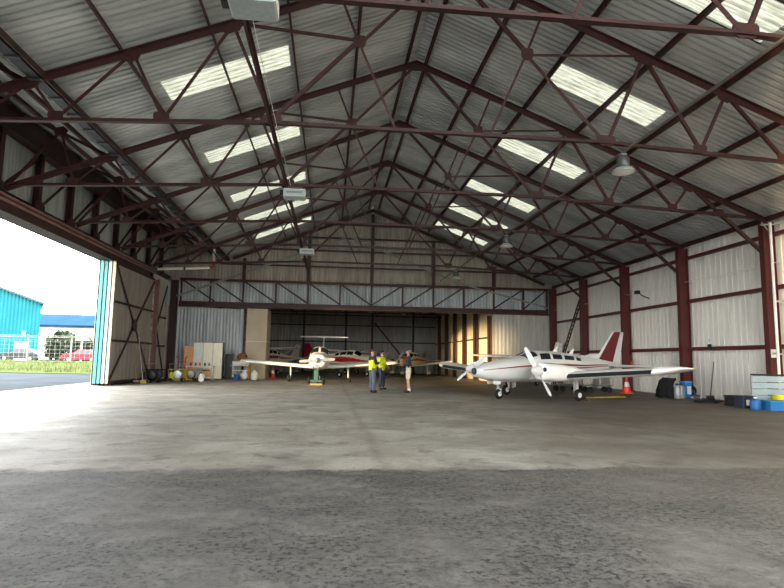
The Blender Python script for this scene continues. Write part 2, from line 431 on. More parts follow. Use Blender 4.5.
def make_truss():
    t = thing('roof_truss', '', 'roof truss', (XM,0,0))
    for s in (1,-1):
        mb = MB(); e = 12.12 if s>0 else 12.2
        mb.tee(Vector((0,0,ZR+.05)), Vector((s*e,0,Z(e)+.05)), .18, .17, .022)
        obj('rafter', mb, red, t)
    mb = MB()
    pts = [P3(HEEL,-1), P3(C1,-1), P3(C1,1), P3(HEEL,1)]
    for a, b in zip(pts, pts[1:]):
        mb.prof(a, b, [(-.06,-.045),(.06,-.045),(.06,-.03),(.012,-.03),(.012,.05),(-.012,.05),(-.012,-.03),(-.06,-.03)])
    obj('bottom_chord', mb, red, t)
    for s in (1,-1):
        for a, b, w in ((AP,I1,.085),(I1,C1,.085),(R1,I1,.06),(I1,C0,.055),(I1,R2,.06),(R2,C1,.075),(R2,C2,.075),(R3,C2,.065),(R3,C3,.075),(R4,C3,.065),(R4,C4,.07)):
            web(P3(a,s), P3(b,s), w, t, off=.006 if a in (AP,R2,R3,R4) else -.02)
        for p, w, h, sl in ((R2,.5,.3,SL),(R3,.42,.3,SL),(R4,.42,.28,SL),(C1,.46,.26,0),(C2,.34,.22,0),(C3,.32,.2,0),(C4,.34,.2,0),(I1,.3,.3,0),(R1,.24,.16,SL)):
            q = (p[0], p[1] - (.06 if p in (R1,R2,R3,R4) else -.04 if p in (C1,C2,C3,C4) else 0))
            gus('gusset_plate', q, s, w, h, t, -sl if False else sl)
    mb = MB(); mb.plate([Vector(p) for p in ((-.42,0,ZR-.12),(-.3,0,ZR-.27),(.3,0,ZR-.27),(.42,0,ZR-.12),(.1,0,ZR+.04),(-.1,0,ZR+.04))], (0,1,0), .03)
    obj('apex_plate', mb, red, t)
    # right end: knee brace down to the wall column
    web(P3(C4), Vector((12.08-.12,0,5.0)), .1, t, 'knee_brace')
    web(P3(R4) + Vector((.35,0,-.12)), P3(C4), .05, t)
    # left end: raking strut under the counter slope, and its post
    U = Vector((-10.81,0,8.02))
    web(P3(R4,-1), U, .09, t, 'counter_rafter'); web(U, Vector((-12.4,0,8.72)), .09, t, 'counter_rafter')
    web(U, P3((12.13,6.31),-1), .09, t, 'raking_strut'); web(U, P3(C4,-1), .07, t, 'raking_strut')
    mb = MB(); mb.plate([U+Vector(p) for p in ((-.22,0,.04),(-.12,0,-.16),(.14,0,-.16),(.24,0,0),(.1,0,.12))], (0,1,0), .03); obj('gusset_plate', mb, red, t)
    return t
tr = make_truss()
words_t = ['nearest roof truss, only its bottom chord in view','second roof truss from the camera, carrying the nearest round lamp','third roof truss from the camera, carrying the middle box light',
  'fourth roof truss from the camera, carrying the middle round lamp','fifth roof truss from the camera, carrying the farthest box light','sixth roof truss, last one before the far gable wall']
for i, k in enumerate((-1,0,1,2,3,4)):
    o = tr if i == 0 else copy_tree(tr)
    o.location = (XM, YK(k), 0); o['label'] = 'maroon steel ' + words_t[i]; o['group'] = 'steel roof trusses'

# purlins
def purlin(x, label, s, zoff=.115, name='roof_purlin', w=.04, h=.15, mm=red, y0=Y0, y1=YG, g='roof purlins'):
    mb = MB(); z = zr(x)+zoff
    mb.prof((x,y0,z), (x,y1,z), [(-w,h),(-w,h-.012),(-.006,h-.012),(-.006,0),(w,0),(w,.012),(.006,.012),(.006,h)])
    return tag(obj(name, mb, mm), label, 'purlin', g)
ordn = ['first','second','third','fourth','fifth','sixth','seventh']
for i, d in enumerate((.33,1.9,3.66,5.46,7.2,8.96,10.78)):
    purlin(XM+d, 'maroon purlin under the right roof slope, %s one down from the ridge' % ordn[i], 1)
for i, d in enumerate((.3,2.0,3.76,5.55,7.46)):
    purlin(XM-d, 'maroon purlin under the left roof slope, %s one down from the ridge' % ordn[i], -1)
for i, (x, z) in enumerate(((-7.6,7.78),(-8.75,8.3))):
    mb = MB(); mb.bar((x,Y0,z),(x,YG,z), .07,.13)
    tag(obj('roof_purlin', mb, red), 'maroon purlin between the valley gutter and the girder, %s' % ('beside the gutter' if i==0 else 'nearer the girder'), 'purlin', 'roof purlins')
mb = MB(); mb.bar((14.62,Y0,6.27),(14.62,YG,6.27),.08,.16)
tag(obj('eaves_beam', mb, red), 'maroon eaves beam along the top of the pale right wall', 'beam')
# longitudinal ties
mb = MB(); mb.tee((-1.48,4,6.62),(-1.48,YG-.4,6.62),.11,.1)
tag(obj('longitudinal_tie', mb, red), 'maroon tie running lengthwise along the trusses, above the box lights', 'tie beam')
mb = MB(); mb.tube([(7.05,4,6.5),(7.05,YG,6.5)], .03, 8)
tag(obj('conduit', mb, mat('conduit_grey','#6f6a62',.5)), 'grey conduit running lengthwise under the trusses, carrying the round lamps', 'conduit')

steel_dark = mat('dull_dark_metal','#4c4f51',.6,.2,.1)
# valley gutter and its downpipe
t = thing('valley_gutter', 'dark valley gutter running the length of the left roof slope', 'gutter', (-6.6,Y0,7.32))
mb = MB(); mb.prof((0,0,0),(0,YG-Y0,0), [(-.11,.22),(-.11,0),(.11,0),(.11,.22),(.09,.22),(.09,.02),(-.09,.02),(-.09,.22)]); obj('trough', mb, blackm, t)
for s in (-1,1):
    mb = MB(); mb.bar((s*.16,0,.1),(s*.16,YG-Y0-.1,.1),.04,.14); obj('bearer', mb, dkbrown, t)
k = 0
while k < 34:
    mb = MB(); mb.box((0,6.2+k*.94,-.02),(.3,.1,.03)); obj('bracket', mb, steel_dark, t); k += 1
t = thing('downpipe', 'white rainwater pipe from the valley gutter to the left wall with red elbow', 'pipe', (-6.6,32.3,7.4))
mb = MB(); mb.tube([(0,0,0),(0,0,-.85)], .075, 10); obj('drop_pipe', mb, whitep, t, True)
mb = MB(); mb.tube([(0,0,-.8),(0,0,-1.02),(-.06,0,-1.12),(-.2,0,-1.15)], .095, 10); obj('elbow', mb, mat('red_oxide_pipe','#a5442f',.5), t, True)
mb = MB(); mb.tube([(-.18,0,-1.15),(-3.0,0,-1.32)], .075, 10); obj('cross_pipe', mb, whitep, t, True)
mb = MB(); mb.lathe([(.1,-.05),(.1,.05)], (-1.55,0,-1.23), (1,0,-.05), 12); obj('coupling', mb, blackm, t)

# ---------------------------------------------------------------- girder over the side door
t = thing('lattice_girder', 'dark brown lattice girder spanning above the open side door', 'girder', (-9.92,0,0))
mb = MB(); mb.bbox(-.1,.12,Y0+.2,YG-.05,8.05,8.8); mb.bbox(-.14,.22,Y0+.2,YG-.05,8.0,8.06); obj('top_chord', mb, dkbrown, t)
mb = MB(); mb.ibeam((0,Y0+.2,6.06),(0,YG-.4,6.06),.3,.16); obj('bottom_chord', mb, dkbrown, t)
ys = [YK(1)+BAY/2*i for i in range(-5,8)]
for i, y in enumerate(ys):
    mb = MB(); mb.ibeam((0,y,6.1),(0,y,8.05),.2,.2,.018,(1,0,0)); obj('upright', mb, dkbrown, t)
    if i < len(ys)-1:
        mb = MB(); mb.angle((0,y,6.15),(0,ys[i+1],8.0),.11,.014,(1,0,0)); obj('diagonal', mb, dkbrown, t)
    mb = MB(); mb.plate([(.11,y+a,6.0+b) for a,b in ((-.35,.05),(.35,.05),(.3,.3),(.1,.42),(-.1,.42),(-.3,.3))], (1,0,0), .02); obj('gusset_plate', mb, dkbrown, t)
t = thing('door_track', 'pinkish brown sliding door track under the girder', 'door track', (-9.7,0,5.4))
for dx, dz in ((.16,.5),(.16,.36)):
    mb = MB(); mb.bar((dx,3,dz),(dx,YG-4.3,dz),.07,.075); obj('rail', mb, pinkst, t)
mb = MB(); mb.bbox(-.5,.14,3,YG-5.2,.03,.54); obj('track_hood', mb, dkbrown, t)

# ---------------------------------------------------------------- sliding door leaves parked at the far end of the opening
leaf_cols = [('turquoise','#2f9c9b','#4a4743'),('teal','#2b7f86','#3b3936'),('pale blue','#8fb4c4','#6c6e6c'),('white and rust','#b9b3a4','#6e6862')]
leaf_pos = ['outermost of the stack','second in the stack','third in the stack','innermost, inner face cross braced']
for i, (cn, edge, face) in enumerate(leaf_cols):
    x = -9.98 + i*.17
    t = thing('hangar_door_leaf', '%s edged sliding hangar door leaf, %s' % (cn, leaf_pos[i]), 'door leaf', (x,25.75,0), 0, 'parked sliding door leaves')
    sm = sheet_mesh((0,.06,.12), (0,0,1), (0,1,0), (1,0,0), 5.25, 5.5, .25, .02)
    obj('panel', sm, sheet_material('leaf_sheet_'+cn.replace(' ','_'), face, face if i<3 else '#857f78'), t)
    em = mat('leaf_edge_'+cn.replace(' ','_'), edge, .5, 0, .2, 4, '#6d5a48' if i==3 else None)
    mb = MB(); mb.bbox(-.06,.06,0,.06,.1,5.42); obj('front_edge', mb, em, t)
    mb = MB(); mb.bbox(-.06,.06,5.56,5.62,.1,5.42); obj('rear_edge', mb, em, t)
    mb = MB(); mb.bbox(-.04,.07,.06,5.56,.1,.2); obj('bottom_rail', mb, dkbrown, t); mb = MB(); mb.bbox(-.04,.07,.06,5.56,5.32,5.42); obj('top_rail', mb, dkbrown, t)
    mb = MB(); mb.lathe([(.09,-.03),(.09,.03)], (0,.6,.09), (1,0,0), 12); obj('wheel', mb, blackm, t)
    mb = MB(); mb.lathe([(.09,-.03),(.09,.03)], (0,5.0,.09), (1,0,0), 12); obj('wheel', mb, blackm, t)
    if i == 3:
        for z in (1.95,3.65):
            mb = MB(); mb.bar((.08,.06,z),(.08,5.56,z),.06,.09); obj('cross_rail', mb, dkbrown, t)
        mb = MB(); mb.bar((.085,.1,.25),(.085,5.5,5.25),.05,.09); obj('brace', mb, dkbrown, t)
        mb = MB(); mb.bar((.085,5.5,.25),(.085,.1,5.25),.05,.09); obj('brace', mb, dkbrown, t)
        mb = MB(); mb.plate([(.1,2.8+.3*math.cos(a*math.pi/4),2.75+.3*math.sin(a*math.pi/4)) for a in range(8)], (1,0,0), .03); obj('brace_plate', mb, dkbrown, t)

# ---------------------------------------------------------------- columns and girts
def column(x, y, h, label, mm, w=.22, d=.42, xdir=True, sp=0):
    t = thing('steel_column', label, 'column', (x,y,0), 0, 'steel wall columns')
    mb = MB(); mb.ibeam((0,0,0),(0,0,h), w if xdir else d, d if xdir else w, .024, (1,0,0)); obj('shaft', mb, mm, t)
    mb = MB(); mb.bbox(-.28,.28,-.2,.2,0,.03); obj('base_plate', mb, mm, t)
    return t
lab = {0:'maroon steel column on the right wall, nearest the camera',1:'maroon steel column on the right wall beside the tall white pole',2:'maroon steel column on the right wall behind the twin\'s left wing tip',
       3:'maroon steel column on the right wall with orange sign behind the red tail fin',4:'maroon steel column on the right wall beside the leaning lattice ladder',5:'maroon steel corner column where right wall meets the far gable'}
for k in (0,1,2,3,4,5):
    column(14.58, YK(k) if k<5 else YG-.12, 6.15, lab[k], redw)
t = column(-9.7, 32.35, 5.5, 'pinkish brown steel column beyond the parked door leaves', pinkst, .3, .45)
column(-9.8, 31.55, 6.0, 'dark steel column directly behind the parked door leaves', dkbrown, .3, .4)
column(-9.65, YG-.12, 6.0, 'dark steel corner column left of the blue grey doors', dkbrown)
for z, l in ((1.93,'lower'),(3.91,'middle'),(5.72,'upper')):
    mb = MB(); mb.angle((14.8,Y0,z),(14.8,YG,z),.1,.012,(0,0,1)); mb.bbox(14.7,14.84,Y0,YG,z-.05,z+.03)
    tag(obj('wall_girt', mb, redw), '%s maroon girt running along the pale right wall' % l, 'girt', 'right wall girts')
mb = MB(); 
for z in (1.9,3.6): mb.bar((-10.08,32.5,z),(-10.08,YG-.1,z),.08,.1)
mb.bar((-10.06,32.55,.3),(-10.06,YG-.2,5.6),.06,.09); mb.bar((-10.06,YG-.2,.3),(-10.06,32.55,5.6),.06,.09)
tag(obj('wall_bracing', mb, dkbrown), 'dark cross bracing on the left wall bay behind the pinkish column', 'bracing')

# ---------------------------------------------------------------- far gable steelwork
t = thing('gable_girder', 'maroon lattice girder across the far gable above the inner opening', 'girder', (XM,YG-.06,0))
mb = MB(); mb.bbox(-11.9,11.75,-.12,.12,4.38,4.5); mb.bbox(-11.9,11.75,-.03,.03,4.5,4.68); mb.bbox(-11.9,11.75,-.12,.06,4.66,4.72); obj('bottom_chord', mb, red, t)
mb = MB(); mb.bbox(-11.9,11.75,-.1,.1,6.02,6.16); obj('top_chord', mb, red, t)
for i in range(-6,7):
    x = max(-11.8,min(11.65,i*2.01))
    mb = MB(); mb.bar((x,-.02,4.7),(x,-.02,6.04),.12,.1,(1,0,0)); obj('upright', mb, red, t)
    if i < 0 :
        mb = MB(); mb.angle((x,-.05,6.02),(x+2.01,-.05,4.7),.09,.012,(0,1,0)); obj('diagonal', mb, red, t)
    elif i < 6:
        mb = MB(); mb.angle((x,-.05,4.7),(min(x+2.01,11.6),-.05,6.02),.09,.012,(0,1,0)); obj('diagonal', mb, red, t)
for x, l in ((-8.04,'leftmost'),(-4.02,'second from left'),(0,'central'),(4.02,'second from right'),(8.04,'rightmost')):
    mb = MB(); mb.ibeam((XM+x,YG-.12,6.16),(XM+x,YG-.12,zr(XM+x)-.3),.2,.22,.016,(0,1,0))
    tag(obj('gable_post', mb, red), 'maroon %s upright post on the upper far gable wall' % l, 'post', 'gable posts')
for z in (7.15,8.2,9.05,9.95):
    w = (ZR-z)/SL-.15; mb = MB(); mb.bar((XM-min(w,12),YG-.03,z),(XM+w,YG-.03,z),.09,.1)
    tag(obj('wall_girt', mb, red), 'maroon girt on the upper far gable, %s above the lattice girder' % {7.15:'first',8.2:'second',9.05:'third',9.95:'fourth'}[z], 'girt', 'gable girts')
mb = MB(); 
mb.tee((XM,YG-.15,ZR+.05),(XM+11.5,YG-.15,Z(11.5)+.05),.2,.18,.02); mb.tee((XM,YG-.15,ZR+.05),(XM-8.8,YG-.15,Z(8.8)+.05),.2,.18,.02)
tag(obj('gable_rafter', mb, red), 'maroon rafters along the top of the far gable wall', 'rafter')
mb = MB(); mb.bar((-9.5,YG-.2,5.0),(1.05,YG-.2,9.15),.03,.14); mb.bar((1.05,YG-.2,9.15),(8.2,YG-.2,6.35),.03,.14); mb.bar((8.2,YG-.2,6.35),(14.3,YG-.2,4.85),.03,.1)
struct('trim_3', mb, mat('old_flashing_metal', '#8f938c', .5, .2, .15))
# closed sliding doors either side of the opening
sm = sheet_mesh((0,0,.06), (0,0,1), (1,0,0), (0,1,0), 4.25, 4.2, .2, .022)
t = thing('sliding_door', 'blue grey corrugated sliding door left of the inner opening, behind the cabinets', 'sliding door', (-9.55,YG+.02,0)); obj('panel', sm, wall_blue, t)
mb = MB(); mb.bbox(4.14,4.24,-.05,.05,.05,4.35); mb.bbox(0,4.2,-.04,.04,.04,.14); obj('edge_frame', mb, dkbrown, t)
t = thing('boxed_pier', 'beige boxed-in pier at the left side of the inner opening', 'pier', (-4.65,YG+.9,0))
mb = MB(); mb.cham((.07,0,2.17),(1.28,2.2,4.34),.03); obj('casing', mb, mat('beige_board','#b8ab93',.7,0,.1,.8), t)
mb = MB(); mb.bbox(-.575,.72,-1.115,1.1,2.28,2.33); obj('joint_strip', mb, mat('cream_strip','#d8d0bd',.6), t)

# ---------------------------------------------------------------- inner hall beyond the opening
IY1 = 56.4; IZ = 5.4; IRX = .5; IRZ = 9.0
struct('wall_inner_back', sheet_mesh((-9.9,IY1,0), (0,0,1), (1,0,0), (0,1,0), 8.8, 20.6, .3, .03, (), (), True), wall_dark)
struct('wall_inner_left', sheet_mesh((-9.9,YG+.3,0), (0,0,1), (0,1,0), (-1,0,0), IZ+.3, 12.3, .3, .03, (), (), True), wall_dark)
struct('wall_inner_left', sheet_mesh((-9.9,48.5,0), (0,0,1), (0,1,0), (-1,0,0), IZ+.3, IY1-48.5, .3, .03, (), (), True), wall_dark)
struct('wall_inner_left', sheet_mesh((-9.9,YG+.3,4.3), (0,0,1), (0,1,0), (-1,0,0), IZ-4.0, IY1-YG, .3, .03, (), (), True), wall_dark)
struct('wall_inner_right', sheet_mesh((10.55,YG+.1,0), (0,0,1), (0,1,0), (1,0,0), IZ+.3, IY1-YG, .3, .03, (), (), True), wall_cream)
si = (IRZ-IZ)/(10.55-IRX); c2 = 1/math.sqrt(1+si*si)
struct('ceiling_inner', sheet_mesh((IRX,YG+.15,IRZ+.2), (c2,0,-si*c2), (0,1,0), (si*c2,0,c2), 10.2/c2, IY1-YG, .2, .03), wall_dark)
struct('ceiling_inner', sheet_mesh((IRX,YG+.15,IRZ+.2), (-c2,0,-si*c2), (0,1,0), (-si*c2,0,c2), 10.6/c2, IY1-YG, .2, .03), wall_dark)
def inner_truss():
    t = thing('inner_hall_truss', '', 'roof truss', (IRX,0,0), 0, 'inner hall trusses')
    mb = MB()
    mb.bar((-10.2,0,IZ+.05),(0,0,IRZ),.1,.12); mb.bar((0,0,IRZ),(10.25,0,IZ-.0),.1,.12); obj('rafter', mb, dkbrown, t)
    mb = MB(); mb.bar((-10.2,0,IZ),(10.2,0,IZ),.1,.1); obj('bottom_chord', mb, dkbrown, t)
    xs = [-9.5,-7.6,-5.7,-3.8,-1.9,0,1.9,3.8,5.7,7.6,9.4]
    for i in range(10):
        zt = lambda x: IRZ - si*abs(x)
        a, b = xs[i], xs[i+1]
        mb = MB(); mb.bar((a,0,IZ if i%2 else zt(a)),(b,0,zt(b) if i%2 else IZ),.06,.06); obj('web_member', mb, dkbrown, t)
    return t
it = inner_truss()
for i, y in enumerate((43.45,46.9,50.3,53.7)):
    o = it if i==0 else copy_tree(it); o.location = (IRX,y,0)
    o['label'] = 'dark roof truss inside the inner hall, %s behind the opening' % ordn[i]
for i, y in enumerate((40.0,43.45,46.9,50.3,53.7)):
    mb = MB(); mb.ibeam((10.34,y,0),(10.34,y,IZ),.4,.26,.02,(1,0,0)); 
    tag(obj('inner_hall_column', mb, mat('rusty_column','#5b3d28',.6,0,.2)), 'rusty column on the sunlit inner hall wall, %s from the opening' % ordn[i], 'column', 'inner hall columns')
mb = MB(); mb.ibeam((10.4,YG+.3,0),(10.4,YG+.3,4.3),.3,.24,.03,(1,0,0)); tag(obj('inner_hall_column', mb, mat('rusty_column','#5b3d28')), 'rusty jamb column at the right side of the inner opening', 'column')
for z, l in ((2.9,'upper'),(.95,'lower')):
    mb = MB(); mb.bar((10.48,YG+.3,z),(10.48,IY1,z),.06,.1); tag(obj('wall_girt', mb, mat('rusty_column','#5b3d28')), '%s girt on the sunlit inner hall wall' % l, 'girt', 'inner hall girts')
for i, x in enumerate((-6.8,-2.6,1.5,4.1,8.2)):
    mb = MB(); mb.ibeam((x,IY1-.15,0),(x,IY1-.15,IRZ-si*abs(x-IRX)-.1),.18,.22,.02,(0,1,0)); tag(obj('inner_hall_post', mb, dkbrown), 'dark post on the back wall of the inner hall, %s from left' % ordn[i], 'post', 'inner hall back posts')
for z, l in ((1.3,'lowest'),(3.0,'middle'),(4.6,'upper')):
    mb = MB(); mb.bar((-9.8,IY1-.08,z),(10.4,IY1-.08,z),.09,.12); tag(obj('wall_girt', mb, dkbrown), '%s girt on the back wall of the inner hall' % l, 'girt', 'inner hall back girts')
mb = MB(); mb.bar((4.3,IY1-.4,4.9),(8.38,IY1-.4,.04),.1,.14); tag(obj('raking_brace', mb, dkbrown), 'dark raking brace on the inner hall back wall', 'brace')
# ---------------------------------------------------------------- aircraft
# local frame: +x towards the tail, -y the aeroplane's left, z up, origin on the ground under the nose tip
def hermite(st):
    xs = [s[0] for s in st]; k = len(st[0])
    def f(x):
        x = min(max(x, xs[0]), xs[-1]); i = 0
        while i < len(xs)-2 and x > xs[i+1]: i += 1
        h = xs[i+1]-xs[i]; t = (x-xs[i])/h; o = []
        for c in range(1, k):
            def m(j):
                if j == 0: return (st[1][c]-st[0][c])/(xs[1]-xs[0])
                if j == len(xs)-1: return (st[-1][c]-st[-2][c])/(xs[-1]-xs[-2])
                a = (st[j][c]-st[j-1][c])/(xs[j]-xs[j-1]); b = (st[j+1][c]-st[j][c])/(xs[j+1]-xs[j])
                return 0 if a*b <= 0 else 2*a*b/(a+b)
            a, b = st[i][c], st[i+1][c]; t2, t3 = t*t, t*t*t
            o.append(a*(2*t3-3*t2+1)+b*(-2*t3+3*t2)+h*m(i)*(t3-2*t2+t)+h*m(i+1)*(t3-t2))
        return o
    return f
def body_fn(st, e=2.5):
    f = hermite(st)
    def S(x, ang, off=0):
        zc, w, ht, hb = f(x); c, s = math.cos(ang), math.sin(ang)
        y = (w+off)*math.copysign(abs(c)**(2/e), c); z = ((ht if s > 0 else hb)+off)*math.copysign(abs(s)**(2/e), s)
        return Vector((x, -y, zc+z))          # ang 0 = left side, 90 = top, 180 = right side
    return S
def body_mesh(S, x0, x1, n=36, m=28):
    mb = MB(); xs = [x0+(x1-x0)*(i/n)**1.25 for i in range(n+1)]
    mb.loft([[S(x, 2*math.pi*k/m) for k in range(m)] for x in xs]); return mb
def patch(mb, S, x0, x1, a0, a1, off=.006, n=8, m=6, sl=0.0, mi=None):
    """a panel lying on the body, given in length and angle (degrees); sl leans its ends"""
    g = [[None]*(m+1) for _ in range(n+1)]; h = [[None]*(m+1) for _ in range(n+1)]
    for i in range(n+1):
        for j in range(m+1):
            v = j/m; a = R(a0+(a1-a0)*v); x = x0+(x1-x0)*i/n + sl*v
            g[i][j] = S(x, a, off); h[i][j] = S(x, a, -.004)
    k = (n+1)*(m+1); vs = [p for r in g for p in r]+[p for r in h for p in r]; fs = []
    I = lambda i,j: i*(m+1)+j
    for i in range(n):
        for j in range(m): fs.append((I(i,j),I(i,j+1),I(i+1,j+1),I(i+1,j))); 
    for i in range(n): fs += [(I(i,0),I(i+1,0),k+I(i+1,0),k+I(i,0)), (I(i,m),k+I(i,m),k+I(i+1,m),I(i+1,m))]
    for j in range(m): fs += [(I(0,j),k+I(0,j),k+I(0,j+1),I(0,j+1)), (I(n,j),I(n,j+1),k+I(n,j+1),k+I(n,j))]
    mb.add(vs, fs, mi)
AF = [(0,0),(.012,.022),(.04,.042),(.1,.062),(.25,.082),(.45,.078),(.7,.048),(1,.004),(.7,-.012),(.45,-.028),(.25,-.036),(.1,-.034),(.04,-.025),(.012,-.014)]
def wing(mb, secs, tk=1.0, le=None, vertical=False, band=None):
    """secs: (span, xLE, chord, z, twist-thickness). le: material of the leading edge, band: (c0,c1,mat)"""
    rings = []
    for sp, x, c, z, t in secs:
        if vertical: rings.append([Vector((x+c*a, b*c*t*tk, z)) for a,b in AF])
        else: rings.append([Vector((x+c*a, sp, z+b*c*t*tk)) for a,b in AF])
    n = len(AF); o = len(mb.v)
    mb.loft(rings)
    if le or band:
        nf = (len(rings)-1)*n + 2; st = len(mb.f)-nf
        for k in range(len(rings)-1):
            for i in range(n):
                ch = (AF[i][0]+AF[(i+1)%n][0])/2
                idx = st+k*n+i
                if le and k in le[1] and ch < le[2] and i != n-2: mb.mi[idx] = le[0]
                if band and band[0] < ch < band[1]: mb.mi[idx] = band[2]
def wheel(t, c, r, w, name='wheel'):
    mb = MB(); mb.torus(c, r-w/2, w/2, (0,1,0), 20, 8); mb.lathe([(r-w*.6,-w*.4),(r-w*.6,w*.4)], c, (0,1,0), 18)
    o = obj('tyre', mb, tyrem, t, True)
    mb = MB(); mb.lathe([(.02,-w*.5),(r*.42,-w*.46),(r*.46,-w*.3),(r*.46,w*.3),(r*.42,w*.46),(.02,w*.5)], c, (0,1,0), 14); obj('hub', mb, whitep, o, True)
def blade(mb, c, ang, L, w=.13, face=(-1,0,0)):
    """propeller blade from hub c, at angle ang (degrees) from up towards the aeroplane's left, in the y-z plane"""
    d = Vector((0,-math.sin(R(ang)),math.cos(R(ang)))); side = Vector((1,0,0)).cross(d); c = Vector(c); rs = []
    for f, ww, tw in ((.06,.5,62),(.2,.8,50),(.4,1.0,36),(.65,.98,25),(.85,.85,19),(.97,.6,16),(1.0,.3,15)):
        e = side*math.cos(R(tw)) + Vector((1,0,0))*math.sin(R(tw)); q = e.cross(d); hw = w*ww/2; th = .016*(1.4-f)
        rs.append([c+d*L*f+e*hw, c+d*L*f+q*th, c+d*L*f-e*hw, c+d*L*f-q*th])
    mb.loft(rs)
glass = mat('tinted_aircraft_glass', '#20262a', .08, 0, 0, spec=.6)
chrome = mat('polished_metal', '#b8bcc0', .2, .9, 0)
whblade = mat('pale_propeller', '#dcdedc', .35, 0, .05)
greyblade = mat('grey_propeller', '#b4b6b6', .35, .3, .05)

def spin(t, c, r, L, angs, bl, m, bm):
    prop = bpy.data.objects.new('propeller', None); COL.objects.link(prop); prop.parent = t
    mb = MB(); mb.lathe([(r,.02),(r,-.0),(r*.93,-L*.35),(r*.7,-L*.68),(r*.35,-L*.92),(.004,-L)], c, (1,0,0), 18); obj('spinner', mb, m, prop, True)
    for a in angs:
        mb = MB(); blade(mb, Vector(c)+Vector((-L*.25,0,0)), a, bl, .18); obj('blade', mb, bm, prop, True)

def twin():
    t = thing('twin_engine_aircraft', 'white and grey twin-engine aircraft with maroon striped tail in front of right wall', 'aircraft', (4.592,19.096,0), R(25.66), None, .977)
    pm = mat('aircraft_pale_grey_paint', '#d9dbd8', .32, 0, .04, 1.2, spec=.5); mar = mat('aircraft_maroon_paint', '#6a2329', .35, 0, .05); wh = mat('aircraft_white_paint', '#f0f0ec', .3, 0, .03)
    bk = mat('deice_boot_black', '#17181a', .6, 0, .1)
    st = [(.36,.99,.03,.03,.03),(.39,.99,.11,.10,.11),(.58,1.0,.24,.16,.22),(1.0,1.03,.40,.25,.35),(1.5,1.06,.5,.33,.43),(2.15,1.1,.57,.40,.48),(2.5,1.11,.59,.46,.5),(3.05,1.13,.61,.62,.52),(3.6,1.13,.61,.66,.52),
          (4.9,1.13,.57,.60,.46),(5.6,1.15,.47,.47,.38),(6.6,1.2,.3,.36,.26),(7.6,1.24,.15,.2,.15),(8.35,1.27,.05,.08,.06)]
    S = body_fn(st, 2.5); mb = body_mesh(S, .36, 8.35, 44, 32)
    for a0,a1 in ((5,11),(169,175)): patch(mb, S, .6, 7.9, a0, a1, .003, 40, 2, 0, 1)
    for a0,a1 in ((-1,2),(178,181)): patch(mb, S, 3.3, 7.9, a0, a1, .003, 30, 1, 0, 1)
    obj('fuselage', mb, [pm, mar], t, True)
    mb = MB(); mb.lathe([(.12,.045),(.12,.0),(.1,-.015),(.02,-.02)], (.36,0,.99), (1,0,0), 16); obj('nose_light', mb, blackm, t, True)
    for a0,a1 in ((42,87),(93,138)):
        mb = MB(); patch(mb, S, 2.5, 3.02, a0, a1, .008, 8, 8); obj('windshield_panel', mb, glass, t, True)
    for x0,x1,a0,a1 in ((3.1,3.62,25,52),(3.75,4.25,26,49),(4.4,4.95,26,47),(5.1,5.4,27,45)):
        for f in (0,1):
            mb = MB(); patch(mb, S, x0, x1, a0 if not f else 180-a1, a1 if not f else 180-a0, .008, 6, 5, .06 if not f else -.06); obj('side_window', mb, glass, t, True)
    for s in (-1,1):
        y = lambda v: s*v
        mb = MB()
        wing(mb, [(y(.4),2.55,1.95,.74,1.0),(y(1.2),2.62,1.85,.79,1.0),(y(1.25),2.68,1.75,.795,1.0),(y(5.15),2.85,1.55,1.08,.95)], 1.45, (1,(2,),.03))
        wing(mb, [(y(1.25),2.68,.0001,.8,1),(y(1.26),2.68,.0001,.8,1)])
        obj('wing', mb, [pm, bk], t, True)
        mb = MB(); wing(mb, [(y(5.15),2.85,1.55,1.08,1.0),(y(5.4),2.87,1.5,1.12,.9),(y(5.65),3.05,1.25,1.18,.7),(y(5.78),3.4,.75,1.22,.4)], 1.45); obj('wing_tip', mb, wh, t, True)
        # nacelle
        hy = y(1.73)
        ns = [(1.78,1.05,.2,.2,.2),(1.8,1.05,.3,.26,.26),(1.95,1.04,.35,.27,.31),(2.4,1.03,.37,.28,.34),(3.0,1.01,.36,.24,.31),(3.7,.98,.28,.16,.22),(4.5,.9,.08,.05,.06)]
        NS = body_fn(ns, 2.8); NB = lambda x, a, off=0: NS(x, a, off)+Vector((0,hy,0))
        na = obj('engine_nacelle', body_mesh(NB, 1.78, 4.5, 22, 24), wh, t, True)
        for dy in (-.22,.22):
            mb = MB(); mb.ell((1.8,hy+dy,1.1),(.03,.1,.075)); obj('cowl_inlet', mb, blackm, na, True)
        mb = MB(); patch(mb, NB, 2.1, 2.7, 70, 110, .01); obj('cowl_louvre', mb, blackm, na, True)
        mb = MB(); mb.tube([(2.7,hy+.2,.74),(3.0,hy+.24,.66),(3.2,hy+.26,.64)], .045, 8); obj('exhaust_pipe', mb, steel, na, True)
        spin(t, (1.78,hy,1.05), .19, .34, (-36,144) if s < 0 else (62,242), .99, pm, whblade)
        # main gear
        gx, gy = 3.6, s*1.66
        leg = MB(); leg.tube([(gx-.02,gy,.75),(gx,gy,.28)], [.055,.045], 8); leg.tube([(gx,gy,.3),(gx,gy+s*.16,.22)], .04, 8); lo = obj('landing_gear_leg', leg, galv, t, True)
        wheel(lo, (gx,gy+s*.16,.215), .215, .15)
        mb = MB(); mb.plate([(gx+.02,gy-s*.1,.78),(gx+.26,gy-s*.1,.78),(gx+.3,gy-s*.07,.34),(gx+.12,gy-s*.07,.3)], (0,1,0), .015); obj('gear_door', mb, pm, lo)
        # stabiliser
        mb = MB(); wing(mb, [(y(.05),7.35,1.05,1.22,.9),(y(2.0),7.6,.8,1.22,.9)], 1.1); obj('tailplane', mb, pm, t, True)
